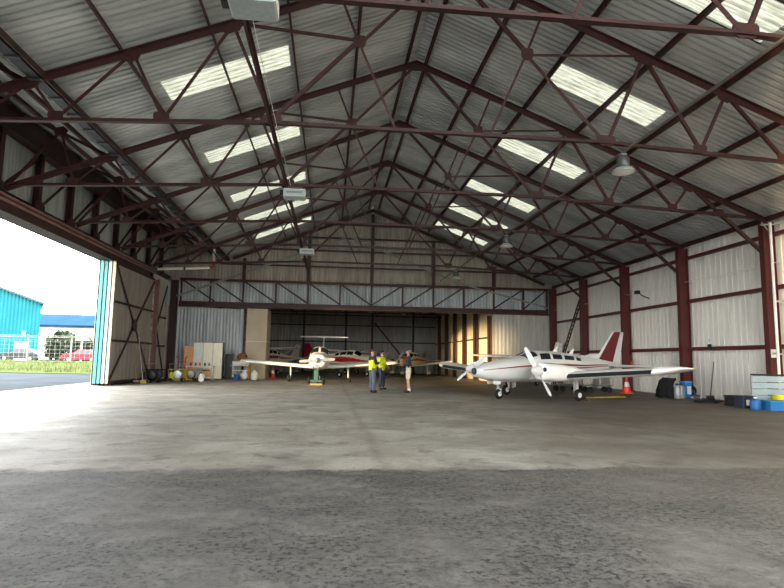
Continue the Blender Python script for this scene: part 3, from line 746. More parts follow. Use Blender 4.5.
    mb = MB(); wing(mb, [(0,6.55,1.85,1.25,.5),(0,6.95,1.5,1.62,.55),(0,7.9,.78,2.62,.75),(0,8.02,.66,2.68,.55)], 1.2, None, True, (.17,.6,1)); obj('fin', mb, [pm, mar], t, True)
    mb = MB(); wing(mb, [(0,5.3,1.6,1.5,.12),(0,6.6,.5,1.72,.3)], 1, None, True); obj('dorsal_fillet', mb, pm, t, True)
    leg = MB(); leg.tube([(1.42,0,.72),(1.53,0,.36)], [.05,.045], 8); leg.tube([(1.53,-.11,.36),(1.53,-.11,.18)], .02, 6); leg.tube([(1.53,.11,.36),(1.53,.11,.18)], .02, 6); leg.tube([(1.53,-.12,.36),(1.53,.12,.36)], .025, 6)
    lo = obj('landing_gear_leg', leg, galv, t, True); wheel(lo, (1.53,0,.19), .19, .14)
    for f in (-1,1):
        mb = MB(); mb.plate([(1.1,f*.14,.66),(1.5,f*.14,.66),(1.46,f*.17,.54),(1.16,f*.17,.54)], (0,1,0), .012); obj('gear_door', mb, pm, t)
    for x in (4.3,5.2):
        mb = MB(); mb.plate([(x,0,S(x,R(90)).z-.02),(x+.22,0,S(x+.2,R(90)).z-.02),(x+.34,0,S(x,R(90)).z+.2),(x+.25,0,S(x,R(90)).z+.2)], (0,1,0), .02); obj('antenna_blade', mb, wh, t)
    return t
twin()

def single(name, label, cat, loc, head, sc=1, half=5.3, high=False, ttail=False, cols=('#f0efe9','#b3122b'), cowl=None, fincol=None, stripe=True, prop=(20,200), stripe_kind='line', dihed=.42, group=None, gear_fair=False):
    t = thing(name, label, cat, loc, R(head), group, sc)
    k = name + cols[0] + cols[1]
    pm = mat('paint_'+cols[0], cols[0], .3, 0, .04, 1.5, spec=.5); acc = mat('paint_'+cols[1], cols[1], .35, 0, .05)
    cm = mat('paint_'+cowl, cowl, .35, 0, .08) if cowl else pm
    dz = .06 if high else 0
    st = [(.14,1.2,.3,.22,.2),(.17,1.2,.38,.28,.27),(.35,1.19,.46,.34,.36),(.9,1.18,.52,.38,.42),(1.55,1.18,.55,.42,.46),(1.85,1.19,.56,.47,.47),(2.45,1.2,.57,.74+dz,.48),(3.0,1.2,.57,.80+dz,.48),(3.8,1.2,.54,.74+dz,.46),
          (4.6,1.2,.44,.54,.38),(5.6,1.23,.28,.34,.28),(6.8,1.28,.14,.2,.15),(7.7,1.32,.05,.1,.06)]
    S = body_fn(st, 2.7); mb = body_mesh(S, .14, 7.7, 40, 30)
    mats = [pm, acc, cm]
    if stripe:
        if stripe_kind == 'arrow':
            for f in (0,1):
                for i in range(14):
                    x0 = 1.0+i*.42; x1 = x0+.43
                    hh = 3 + 17*min(1,(i+1)/7) if i < 8 else 20-2.2*(i-8)
                    a0, a1 = (-hh*.3, hh*.75)
                    patch(mb, S, x0, x1, a0 if not f else 180-a1, a1 if not f else 180-a0, .003+.0004*(i%2), 2, 3, 0, 1)
        else:
            for a0,a1 in ((2,14),(166,178)): patch(mb, S, .3, 7.3, a0, a1, .003, 30, 3, 0, 1)
    if cowl: patch(mb, S, .2, 1.5, -178, 178, .004, 12, 30, 0, 2)
    obj('fuselage', mb, mats, t, True)
    for a0,a1 in ((38,87),(93,142)):
        mb = MB(); patch(mb, S, 1.9, 2.42, a0, a1, .008, 8, 8); obj('windshield_panel', mb, glass, t, True)
    for x0,x1,a0,a1 in ((2.5,3.05,26,52),(3.15,3.7,26,50),(3.82,4.2,25,45)):
        for f in (0,1):
            mb = MB(); patch(mb, S, x0, x1, a0 if not f else 180-a1, a1 if not f else 180-a0, .008, 5, 5, .05); obj('side_window', mb, glass, t, True)
    for dy in (-.26,.26):
        mb = MB(); mb.ell((.17,dy,1.19),(.03,.13,.075)); obj('cowl_inlet', mb, blackm, t, True)
    mb = MB(); mb.ell((.2,0,.95),(.04,.12,.05)); obj('air_scoop', mb, blackm, t, True)
    spin(t, (.14,0,1.22), .17, .3, prop, .93, mat('polished_spinner','#b9bab8',.25,.6,0), greyblade)
    for s in (-1,1):
        y = lambda v: s*v
        mb = MB()
        if high: wing(mb, [(y(.1),2.2,1.55,1.97,1),(y(2.6),2.2,1.55,2.03,1),(y(half-.12),2.35,1.15,2.1,.9),(y(half),2.5,.9,2.12,.5)], 1.1)
        else: wing(mb, [(y(.35),2.0,1.75,.82,1),(y(1.0),2.15,1.55,.82+dihed*.12,1),(y(half-.35),2.25,1.4,.82+dihed*.9,1),(y(half-.1),2.35,1.2,.82+dihed,.85),(y(half),2.6,.8,.84+dihed,.5)], 1.2)
        wo = obj('wing', mb, pm, t, True)
        mb = MB(); mb.ell((2.7,y(half-.01),(2.12 if high else .84+dihed)+.01),(.09,.03,.03)); obj('tip_light', mb, mat('nav_light_red' if s<0 else 'nav_light_green', '#b02020' if s<0 else '#208050',.2), wo, True)
        if high:
            mb = MB(); mb.bar((2.7,y(.55),.85),(2.75,y(2.55),2.0),.03,.1,(1,0,0)); obj('wing_strut', mb, pm, t, True)
        gx, gy = 2.75, s*(1.62 if not high else 1.15)
        mb = MB(); mb.tube([(gx,s*(1.62 if not high else .45),.85),(gx,gy,.24)], [.05,.035], 8); lo = obj('landing_gear_leg', mb, pm if gear_fair else galv, t, True); wheel(lo, (gx,gy+s*.1,.2), .2, .15)
        if gear_fair:
            mb = MB(); mb.ell((gx+.05,gy+s*.1,.24),(.42,.12,.17)); obj('wheel_fairing', mb, pm, lo, True)
        if ttail:
            mb = MB(); wing(mb, [(0,7.15,.85,2.7,1),(y(1.25),7.25,.7,2.7,1),(y(1.55),7.3,.55,2.7,.8)], 1.1); obj('tailplane', mb, pm, t, True)
        else:
            mb = MB(); wing(mb, [(y(.03),6.75,.9,1.3,1),(y(1.55),6.95,.65,1.3,.9)], 1.1); obj('tailplane', mb, pm, t, True)
    fm = mat('paint_'+fincol, fincol, .35, 0, .06) if fincol else pm
    top = 2.72 if ttail else 2.45
    mb = MB(); wing(mb, [(0,5.95,1.65,1.28,.4),(0,6.5,1.2,1.6,.6),(0,7.1,.75,top,.8),(0,7.18,.62,top+.05,.5)], 1.2, None, True); obj('fin', mb, fm, t, True)
    mb = MB(); mb.tube([(.95,0,.8),(1.02,0,.36)], [.05,.04], 8); mb.tube([(1.02,-.1,.36),(1.02,-.1,.17)], .02, 6); mb.tube([(1.02,.1,.36),(1.02,.1,.17)], .02, 6); mb.tube([(1.02,-.11,.36),(1.02,.11,.36)], .022, 6)
    lo = obj('landing_gear_leg', mb, galv, t, True); wheel(lo, (1.02,0,.175), .175, .13)
    if gear_fair:
        mb = MB(); mb.ell((1.05,0,.22),(.4,.1,.15)); obj('wheel_fairing', mb, pm, lo, True)
    mb = MB(); mb.tube([(3.4,0,1.95+dz),(3.5,0,2.35)], .008, 5); obj('aerial', mb, blackm, t)
    return t
single('light_aircraft', 'white light aircraft with T-shaped tail facing the camera with green tow tug under its nose', 'aircraft', (-.65,30.1,0), 88, 1.0, 4.45, False, True, ('#f1f0ea','#d9d7cf'), prop=(86,266), stripe=False, dihed=.3)
single('light_aircraft', 'cream light aircraft with red arrow stripe, behind the white one with T-shaped tail', 'aircraft', (3.95,40.9,0), 141, 1.0, 4.6, cols=('#f0e6cd','#c01a2e'), fincol='#8e1f35', stripe_kind='arrow', prop=(40,220))
single('light_aircraft', 'tan light aircraft with orange cowling just inside the opening, beyond the man in shorts', 'aircraft', (5.6,47.2,0), 60, 1.0, 4.2, cols=('#e3d6ba','#8d4a2c'), cowl='#c0713a', fincol='#d8c8a4', prop=(30,210), gear_fair=True)
single('high_wing_aircraft', 'white high-wing aircraft deep in the inner hall, beyond the red striped cream one', 'aircraft', (4.22,49.4,0), 152, .96, 5.2, True, cols=('#f0ede2','#7a2a26'), prop=(80,260))
single('high_wing_aircraft', 'dim white high-wing aircraft at left of the inner hall, beside the beige pier', 'aircraft', (-6.5,43.7,0), 60, 1.0, 3.0, True, cols=('#e9e6dd','#8e1f2b'), prop=(10,190))
single('high_wing_aircraft', 'small white high-wing aircraft partly hidden behind the nose of the twin', 'aircraft', (9.25,30.9,0), 35, .8, 4.7, True, cols=('#eeeeea','#5c6064'), prop=(60,240), stripe=False)
# ---------------------------------------------------------------- people
def skin(joints, edges, root=0, sub=1):
    """grow a smooth surface over a skeleton; joints: [(co, r)]"""
    me = bpy.data.meshes.new('skel'); me.from_pydata([Vector(j[0]) for j in joints], edges, []); 
    o = bpy.data.objects.new('skel', me); COL.objects.link(o)
    bpy.context.view_layer.update()
    md = o.modifiers.new('s','SKIN'); sb = o.modifiers.new('b','SUBSURF'); sb.levels = sb.render_levels = sub
    if not me.skin_vertices:
        bm = bmesh.new(); bm.from_mesh(me); bm.verts.layers.skin.verify(); bm.to_mesh(me); bm.free()
    sv = me.skin_vertices[0].data
    for i, j in enumerate(joints):
        r = j[1]; sv[i].radius = (r, r) if not isinstance(r, tuple) else r
        sv[i].use_root = (i == root)
    dg = bpy.context.evaluated_depsgraph_get(); ev = o.evaluated_get(dg); m2 = ev.to_mesh()
    mb = MB(); mb.v = [tuple(v.co) for v in m2.vertices]; mb.f = [tuple(p.vertices) for p in m2.polygons]; mb.mi = [0]*len(mb.f)
    ev.to_mesh_clear(); bpy.data.objects.remove(o); bpy.data.meshes.remove(me)
    return mb
def person(label, loc, rz, J, top, legs, skinc='#b98a70', hair='#3a2a1e', vest=None, shorts=False, socks=None, bald=False, k=1.0):
    """faces -y. J: elbow/wrist positions (right, left), feet spread"""
    t = thing('person', label, 'person', loc, rz, None, k)
    sk = mat('skin_'+skinc, skinc, .55, 0, .05); topm = mat('cloth_'+top, top, .85, 0, .12, 9); legm = mat('cloth_'+legs, legs, .85, 0, .15, 9); hairm = mat('hair_'+hair, hair, .7, 0, .2, 20); shoe = mat('dark_shoe','#1c1b1b',.6)
    V = Vector
    pel, sp, ch, nb, nk, hd, ht = V((0,.01,.95)), V((0,.0,1.12)), V((0,.0,1.32)), V((0,.01,1.47)), V((0,0,1.54)), V((0,-.015,1.635)), V((0,-.005,1.70))
    sh = [V((-.175,.0,1.41)), V((.175,.0,1.41))]; el, wr = J['elbow'], J['wrist']
    hip = [V((-.085,.01,.9)), V((.085,.01,.9))]; kn = [V(p) for p in J['knee']]; an = [V(p) for p in J['ankle']]
    jt = [(pel,.135),(sp,.125),(ch,.14),(nb,.06),(nk,.052),(hd,.088),(ht,.066)]; ed = [(0,1),(1,2),(2,3),(3,4),(4,5),(5,6)]
    for i in (0,1):
        b = len(jt); jt += [(sh[i],.058),(V(el[i]),.043),(V(wr[i]),.028)]; ed += [(2,b),(b,b+1),(b+1,b+2)]
        f = (V(wr[i])-V(el[i])).normalized(); jt.append((V(wr[i])+f*.06,.034)); ed.append((b+2,b+3))
        b = len(jt); toe = an[i]+V((.02 if i else -.02,-.15,-.055))
        jt += [(hip[i],.088),(kn[i],.056),(kn[i].lerp(an[i],.4),.052),(an[i],.034),(toe,.022)]; ed += [(0,b),(b,b+1),(b+1,b+2),(b+2,b+3),(b+3,b+4)]
    mb = skin(jt, ed)
    for i in (0,1):                                   # fingers, rooted inside the palm
        w = V(wr[i]); f = (w-V(el[i])).normalized(); s = f.cross(V((0,0,1))).normalized(); u = s.cross(f)
        p = w+f*.06
        for q, (o, L) in enumerate(((-.027,.062),(-.009,.074),(.009,.07),(.026,.054))):
            a = p+s*o+f*.01; b = a+f*L*.5-u*.012; c = b+f*L*.42-u*.03
            x = skin([(a,.0095),(b,.0085),(c,.0065)], [(0,1),(1,2)], 0, 1); mb.add(x.v, x.f)
        a = w+f*.03+s*(.026 if i else -.026); b = a+s*(.028 if i else -.028)+f*.03-u*.015; c = b+f*.03-u*.015
        x = skin([(a,.011),(b,.0095),(c,.007)], [(0,1),(1,2)], 0, 1); mb.add(x.v, x.f)
    mb.ell((0,-.112,1.625),(.014,.02,.022),8,6); mb.ell((-.088,0,1.63),(.012,.022,.032),8,6); mb.ell((.088,0,1.63),(.012,.022,.032),8,6); mb.ell((0,-.075,1.572),(.04,.03,.03),8,6)
    obj('body', mb, sk, t, True)
    for x in (-.032,.032):
        mb = MB(); mb.ell((x,-.098,1.648),(.012,.008,.008),8,6); obj('eye', mb, mat('eye_dark','#15100c',.3,0,0), t, True)
    mb = MB(); mb.ell((0,-.103,1.588),(.022,.006,.006),8,6); obj('mouth', mb, mat('lip','#8a5348',.5,0,0), t, True)
    # hair
    mb = MB(); rs = []
    z0 = -.25 if not bald else -.15
    for j in range(9):
        th = (math.pi*.52)*j/8 if not bald else math.pi*.30+math.pi*.24*j/8
        row = []
        for q in range(20):
            a = 2*math.pi*q/20; y = math.sin(a); th2 = th*(1.0 if y > -.2 else .62+.38*max(0,(y+1)/.8)) if not bald else th
            rr = .103
            row.append(V((.94*rr*math.cos(a)*math.sin(th2), .005+rr*1.08*y*math.sin(th2)+.01, 1.66+.108*math.cos(th2)+(0 if y<0 else -.02*y))))
        rs.append(row)
    if bald: rs = [[p for q, p in enumerate(r) if q <= 10] for r in rs]; mb.loft(rs, False, False)
    else: mb.loft(rs, False)
    ho = obj('hair', mb, hairm, t, True); sd = ho.modifiers.new('t','SOLIDIFY'); sd.thickness = .012
    # clothes
    b = .014
    tj = [(pel+V((0,0,-.13)),.155+b),(pel+V((0,0,.02)),.148+b),(sp,.132+b),(ch,.142+b),(nb-V((0,0,.015)),.066+b)]; te = [(0,1),(1,2),(2,3),(3,4)]
    for i in (0,1):
        q = len(tj); w = V(el[i]).lerp(V(wr[i]), .92); tj += [(sh[i],.062+b),(V(el[i]),.046+b),(w,.036+b)]; te += [(3,q),(q,q+1),(q+1,q+2)]
    obj('jumper', skin(tj, te), topm, t, True)
    lj = [(pel+V((0,0,.13)),.125),(pel+V((0,0,.0)),.15)]; le = [(0,1)]
    for i in (0,1):
        q = len(lj); end = kn[i]+V((0,0,.02)) if shorts else an[i]+V((0,0,.0))
        if shorts: lj += [(hip[i],.1+b),(hip[i].lerp(kn[i],.5),.088+b),(end,.078+b)]; le += [(1,q),(q,q+1),(q+1,q+2)]
        else: lj += [(hip[i],.092+b),(kn[i],.062+b),(kn[i].lerp(an[i],.4),.058+b),(end,.05+b)]; le += [(1,q),(q,q+1),(q+1,q+2),(q+2,q+3)]
    obj('shorts' if shorts else 'trousers', skin(lj, le), legm, t, True)
    for i in (0,1):
        a = an[i]; d = .02 if i else -.02
        obj('shoe', skin([(a+V((0,.03,-.025)),.062),(a+V((d*.5,-.06,-.03)),.058),(a+V((d,-.17,-.035)),.05)], [(0,1),(1,2)]), shoe, t, True)
        if socks: obj('sock', skin([(a+V((0,0,.14)),.052),(a+V((0,0,.05)),.046),(a+V((0,0,-.02)),.045)], [(0,1),(1,2)]), mat('cloth_'+socks,socks,.9), t, True)
    if vest:
        vj = [(pel+V((0,0,-.12)),.172),(pel+V((0,0,.02)),.168),(sp,.158),(ch,.172),(nb-V((0,0,.03)),.088)]; ve = [(0,1),(1,2),(2,3),(3,4)]
        for i in (0,1):
            q = len(vj); vj.append((sh[i]+V((.0,0,-.005)),.088)); ve.append((3,q))
        vo = obj('hi_vis_vest', skin(vj, ve), mat('fluorescent_yellow', vest, .6, 0, .06, 8), t, True)
    return t
walk = dict(knee=[(-.1,-.02,.5),(.1,-.04,.5)], ankle=[(-.11,.02,.085),(.115,.0,.085)])
def face(dx, dy): return math.atan2(dx, -dy)        # turn so that -y looks along (dx, dy)
person('person in yellow vest and grey jeans, brown hair, standing left in the trio', (1.71,22.95,0), face(.9,.45),
       dict(elbow=[(-.26,-.02,1.14),(.25,-.05,1.13)], wrist=[(-.12,-.24,1.2),(.08,-.27,1.22)], **walk), '#1f2126', '#5b6475', hair='#5a3b25', vest='#d8e81c', k=.985)
person('person in yellow vest and navy trousers, dark hair, standing behind the other vest wearer', (2.3,25.2,0), face(.75,-.65),
       dict(elbow=[(-.25,.0,1.13),(.25,.0,1.13)], wrist=[(-.22,-.2,1.0),(.22,-.2,1.02)], **walk), '#d5e020', '#2b3347', hair='#221a16', vest='#d8e81c', k=.97)
person('person in navy jumper, cream shorts and white socks facing the two vest wearers', (3.16,22.95,0), face(-1,.12),
       dict(elbow=[(-.24,.02,1.13),(.24,.0,1.12)], wrist=[(-.2,-.24,1.1),(.18,-.26,1.12)], knee=[(-.09,-.02,.5),(.09,.0,.5)], ankle=[(-.1,.02,.085),(.1,.06,.085)]), '#232b3d', '#d9cfb4', skinc='#c08e76', hair='#b9b6b0', shorts=True, socks='#e8e6df', bald=True, k=1.0)

# ---------------------------------------------------------------- lamps
def box_light(x, y, label):
    t = thing('box_light', label, 'light', (x,y,6.13), 0, 'box lights under the trusses')
    mb = MB(); mb.cham((0,0,.13),(.66,.5,.22),.03); obj('housing', mb, mat('lamp_housing','#d9d9d2',.4,0,.04), t)
    mb = MB(); mb.bbox(-.31,.31,-.265,-.25,.03,.2); o = obj('front_glass', mb, mat('lamp_glass','#b9c4c6',.12,0,.1,12), t)
    mb = MB(); mb.bbox(-.24,.24,-.272,-.262,.09,.15); obj('reflector_strip', mb, mat('lamp_cells','#7f8c90',.3), o)
    mb = MB(); mb.bbox(-.3,.3,-.24,.24,0,.02); obj('lens', mb, mat('lamp_glass','#b9c4c6'), t)
    mb = MB(); mb.tube([(-.2,0,.23),(-.2,.1,.36),(-.2,.35,.38)], .014, 6); obj('hanger', mb, galv, t); mb = MB(); mb.tube([(.2,0,.23),(.2,.1,.36),(.2,.35,.38)], .014, 6); obj('hanger', mb, galv, t)
    mb = MB(); mb.bbox(-.44,-.33,-.08,.1,.06,.22); obj('control_gear', mb, blackm, t)
    return t
for y, l in ((YK(-1)-.4,'nearest'),(YK(1)-.4,'middle'),(YK(3)-.4,'farthest')): box_light(-1.2, y, 'white box light hanging left of the ridge, %s of the three' % l)
def bay_lamp(x, y, label):
    t = thing('round_lamp', label, 'light', (x,y,5.98), 0, 'round lamps under the conduit')
    mb = MB(); mb.lathe([(.27,0),(.25,.05),(.2,.1),(.13,.14),(.12,.14),(.19,.09),(.24,.045),(.262,0)], (0,0,0), (0,0,1), 24); obj('reflector', mb, mat('lamp_reflector','#cfd3d2',.3,.5,.05), t, True)
    mb = MB(); mb.lathe([(.13,.14),(.15,.17),(.15,.36),(.12,.4),(.02,.41)], (0,0,0), (0,0,1), 20); obj('ballast_housing', mb, mat('lamp_ballast','#5c6163',.4,.4,.1), t, True)
    mb = MB(); mb.lathe([(.01,-.012),(.2,-.01),(.255,.004),(.255,.012),(.01,.012)], (0,0,0), (0,0,1), 24); obj('lens', mb, mat('lamp_lens','#e8eae6',.25,0,0), t, True)
    mb = MB(); mb.tube([(0,0,.4),(0,0,.47)], .02, 6); mb.bbox(-.07,.07,-.07,.07,.44,.48); obj('hook', mb, galv, t)
for y, l in ((YK(0)+.15,'nearest'),(YK(2)+.15,'middle'),(YK(4)+.15,'farthest')): bay_lamp(7.05, y, 'grey round high-bay lamp under the right roof slope, %s of the three' % l)
for i, (x, y, z) in enumerate(((-2.6,43.45,4.95),(3.0,43.45,4.9),(6.0,46.9,5.0))):
    t = thing('round_lamp', 'small lamp hanging inside the inner hall, %s from left' % ordn[i], 'light', (x,y,z), 0, 'inner hall lamps')
    mb = MB(); mb.lathe([(.24,0),(.2,.1),(.08,.16),(.06,.16),(.18,.09),(.22,0)], (0,0,0), (0,0,1), 16); obj('reflector', mb, mat('lamp_reflector','#cfd3d2'), t, True)
    mb = MB(); mb.tube([(0,0,.14),(0,0,IZ-z-.06)], .018, 6); obj('hanger', mb, blackm, t)

mb = MB(); mb.tube([(-1.3,YK(-1)-.3,6.42),(-1.34,9,6.5),(-1.34,12.5,6.5),(-1.33,15,6.5),(-1.3,YK(1)-.45,6.4)], .006, 6); tag(obj('lamp_cable', mb, whitep), 'thin white cable running between the two nearer box lights', 'cable')
# ---------------------------------------------------------------- right wall items
t = thing('tall_pole', 'tall white pole with a short cross arm beside the nearest right column', 'pole', (14.28,16.9,0))
mb = MB(); mb.tube([(0,0,0),(0,0,6.0)], .045, 10); obj('shaft', mb, whitep, t, True)
mb = MB(); mb.tube([(-.35,0,5.92),(.35,0,5.97)], .03, 8); mb.tube([(-.3,0,6.0),(-.1,0,5.75)], .02, 6); obj('cross_arm', mb, galv, t, True)
for z in (1.7,3.4): 
    mb = MB(); mb.box((.15,0,z),(.35,.05,.05)); obj('wall_clip', mb, galv, t)
t = thing('slatted_panel', 'pale blue slatted metal panel standing at the wall behind the blue boxes', 'panel', (13.95,16.75,.0), R(-12))
for i in range(5):
    mb = MB(); mb.box((0,0,.1+i*.2),(1.35,.03,.18),0,R(8)); obj('slat', mb, mat('pale_blue_metal','#a9bcc2',.5,.1,.1), t)
mb = MB(); mb.bbox(-.68,.68,-.03,.03,1.0,1.06); obj('top_rail', mb, blackm, t)
for x in (-.66,.66):
    mb = MB(); mb.bbox(x-.025,x+.025,-.03,.03,0,1.02); obj('upright', mb, galv, t)
def crate(name, label, cat, loc, d, hexc, rz=0, lid=None, mark=None):
    t = thing(name, label, cat, loc, rz)
    mb = MB(); mb.cham((0,0,d[2]/2), d, .02); obj('box_body', mb, mat('box_'+hexc, hexc, .55, 0, .1, 3), t)
    mb = MB(); mb.cham((0,0,d[2]+.015),(d[0]+.03,d[1]+.03,.045),.012); obj('lid', mb, mat('box_'+(lid or hexc), lid or hexc, .5, 0, .1), t)
    if mark:
        mb = MB(); mb.bbox(-d[0]*.28,d[0]*.28,-d[1]/2-.008,-d[1]/2,d[2]*.25,d[2]*.75); obj('label_plate', mb, mat('box_'+mark, mark, .6, 0, .05), t)
    return t
crate('storage_box', 'black box with yellow front on the floor by right wall', 'box', (13.25,17.6,0), (.5,.4,.3), '#22231f', .1, '#1a1a1a', '#d8d02a')
crate('storage_box', 'dark navy box with white label on its front beside the yellow fronted one', 'box', (13.0,16.85,0), (.45,.4,.34), '#1f2a3c', .1, '#22262e', '#e8e8e4')
crate('storage_box', 'bright blue low box in front of the slatted panel', 'box', (13.45,16.05,0), (.75,.5,.25), '#2277b8', -.1, '#2a86c4')
t = thing('canvas_bag', 'black canvas bag among the blue boxes at far right', 'bag', (14.1,16.2,0)); mb = MB(); mb.ell((0,0,.22),(.24,.2,.22)); obj('bag_body', mb, mat('black_canvas','#20222a',.9,0,.2), t, True)
mb = MB(); mb.torus((0,0,.42),.13,.015,(1,0,0)); obj('handle', mb, blackm, t, True)
t = thing('hose_reel', 'yellow hose coil lying on the blue box at far right', 'hose', (13.5,16.05,.29)); 
for i in range(3):
    mb = MB(); mb.torus((.02*i,0,.04+.05*i),.2-.015*i,.03,(0,0,1)); obj('coil', mb, mat('yellow_hose','#d9cf2e',.5), t, True)
t = thing('blue_canister', 'small blue canister with white cap near the yellow hose coil', 'canister', (12.85,16.2,0)); mb = MB(); mb.lathe([(.02,0),(.14,0),(.15,.03),(.15,.26),(.11,.31),(.05,.33)], (0,0,0), (0,0,1), 16); obj('canister_body', mb, mat('blue_plastic','#1f66a8',.4), t, True)
mb = MB(); mb.lathe([(.05,.33),(.05,.38),(.01,.385)], (0,0,0), (0,0,1), 10); obj('cap', mb, whitep, t, True)
t = thing('cable_heap', 'dark tangled cable on the floor in front of right wall', 'cable', (13.2,18.9,0))
mb = MB(); random.seed(3); pts = [(.5*math.cos(i*.7)*random.uniform(.3,1), .5*math.sin(i*.7)*random.uniform(.3,1), .02+.06*random.random()) for i in range(40)]; mb.tube(pts, .02, 6); obj('coil', mb, blackm, t, True)
def broom(name, label, x, y, top, hcol, bcol, spread=.14):
    t = thing(name, label, 'broom', (x,y,0))
    mb = MB(); mb.tube([(0,0,.12),top], .018, 7); obj('handle', mb, mat('broom_'+hcol,hcol,.6), t, True)
    mb = MB(); mb.bbox(-spread,spread,-.04,.04,.1,.16); obj('head', mb, mat('broom_'+hcol,hcol), t)
    mb = MB(); mb.add([(-spread,-.03,.1),(spread,-.03,.1),(spread+.03,-.06,0),(-spread-.03,-.06,0),(-spread,.03,.1),(spread,.03,.1),(spread+.03,.06,0),(-spread-.03,.06,0)], [(0,1,2,3),(5,4,7,6),(0,4,5,1),(3,2,6,7),(0,3,7,4),(1,5,6,2)]); obj('bristles', mb, mat('broom_'+bcol,bcol,.9), t)
broom('broom', 'dark broom leaning on the pale right wall alone in its bay', 14.42, 20.5, (.25,.05,1.45), '#4a4540', '#2a2825')
# trolley bench with canisters under the wing tip
t = thing('equipment_cover', 'black sheet draped over equipment below the left wing tip of the twin', 'cover', (13.35,21.75,0))
mb = MB(); mb.loft([[Vector((x+.06*math.sin(k*2.3+x*3),.45*math.cos(2*math.pi*k/14)*(1 if z<.5 else .7),z+.05*math.sin(k*1.7))) for k in range(14) for x in [xx+.22*math.sin(2*math.pi*k/14)]] for xx, z in ((0,.02),(.02,.25),(.05,.5),(.1,.66),(.2,.74))]); obj('sheet', mb, mat('black_sheet','#17181a',.85,0,.2), t, True)
for i, (x, y) in enumerate(((13.55,21.2),(13.8,21.35))):
    t = thing('steel_canister', 'silver canister with black top beside the blue box, %s one' % ('left' if i==0 else 'right'), 'canister', (x,y,0), 0, 'silver canisters by right wall')
    mb = MB(); mb.lathe([(.02,0),(.12,0),(.13,.03),(.13,.45),(.1,.5),(.06,.52)], (0,0,0), (0,0,1), 16); obj('canister_body', mb, galv, t, True)
    mb = MB(); mb.lathe([(.06,.52),(.06,.57),(.01,.575)], (0,0,0), (0,0,1), 10); obj('cap', mb, blackm, t, True)
t = crate('tall_box', 'tall blue box between the silver canisters and the wall column', 'box', (14.1,21.5,0), (.34,.3,.62), '#2f7ec4', .25, '#4a97d6', '#dfe6ea')
t = thing('spare_tyre', 'black spare tyre leaning at the base of the wall column', 'tyre', (14.42,21.75,0), R(70)); mb = MB(); mb.torus((0,0,.26),.18,.085,(.95,0,.3)); obj('tread', mb, tyrem, t, True)
mb = MB(); mb.lathe([(.1,-.03),(.1,.03)], (0,0,.26), (.95,0,.3), 14); obj('hub', mb, galv, t)
t = thing('floor_jack', 'low dark floor jack on the floor near the spare tyre', 'jack', (14.1,20.9,0), R(60)); mb = MB(); mb.bbox(-.4,.4,-.12,.12,.05,.15); obj('jack_body', mb, mat('jack_paint','#2c2f33',.5), t)
for x in (-.3,.3):
    mb = MB(); mb.lathe([(.06,-.16),(.06,.16)], (x,0,.06), (0,1,0), 10); obj('castor', mb, steel, t)
mb = MB(); mb.tube([(.38,0,.12),(.85,0,.3)], .02, 6); obj('handle', mb, steel, t)
def cone(x, y, label):
    t = thing('traffic_cone', label, 'cone', (x,y,0), 0)
    oc = mat('cone_orange','#e8421e',.5,0,.06); mb = MB(); mb.cham((0,0,.025),(.44,.44,.05),.015); obj('base', mb, oc, t)
    mb = MB(); mb.lathe([(.17,.05),(.125,.3)], (0,0,0), (0,0,1), 18); mb.lathe([(.08,.5),(.035,.74),(.01,.75)], (0,0,0), (0,0,1), 18); obj('cone_shell', mb, oc, t, True)
    mb = MB(); mb.lathe([(.127,.3),(.08,.5)], (0,0,0), (0,0,1), 18); obj('reflective_sleeve', mb, mat('cone_white','#eeece6',.4,0,.04), t, True)
cone(13.15, 24.3, 'orange traffic cone with white sleeve below the orange wall sign'); cone(-3.66, 37.9, 'orange traffic cone with white sleeve at the foot of the beige pier')
def sign(label, loc, w, h, c0, c1):
    t = thing('wall_sign', label, 'sign', loc); mb = MB(); mb.bbox(-.01,.01,-w/2,w/2,-h/2,h/2) if False else mb.bbox(-w/2,w/2,-.012,.012,-h/2,h/2); obj('plate', mb, mat('sign_'+c0,c0,.5,0,.04), t)
    mb = MB(); mb.bbox(-w*.36,w*.36,-.018,-.012,-h*.12,h*.12); obj('panel_stripe', mb, mat('sign_'+c1,c1,.5,0,.04), t)
sign('small white sign on the nearest right wall column', (14.42,YK(1)-.25,1.72), .27, .27, '#e9e8e2', '#9a9a98'); sign('orange sign with white stripe on the column behind the red tail fin', (14.5,YK(3)-.26,1.2), .5, .45, '#c2582c', '#f0e8dc')
t = thing('fire_point', 'dark red fire point board between tail fin and orange sign', 'board', (14.2,26.2,0)); mb = MB(); mb.bbox(-.16,.16,-.05,.05,.2,1.55); obj('board', mb, mat('dark_red_board','#5a2220',.5), t)
mb = MB(); mb.bbox(-.18,-.14,-.06,.06,0,1.6); mb.bbox(.14,.18,-.06,.06,0,1.6); obj('post', mb, redw, t)
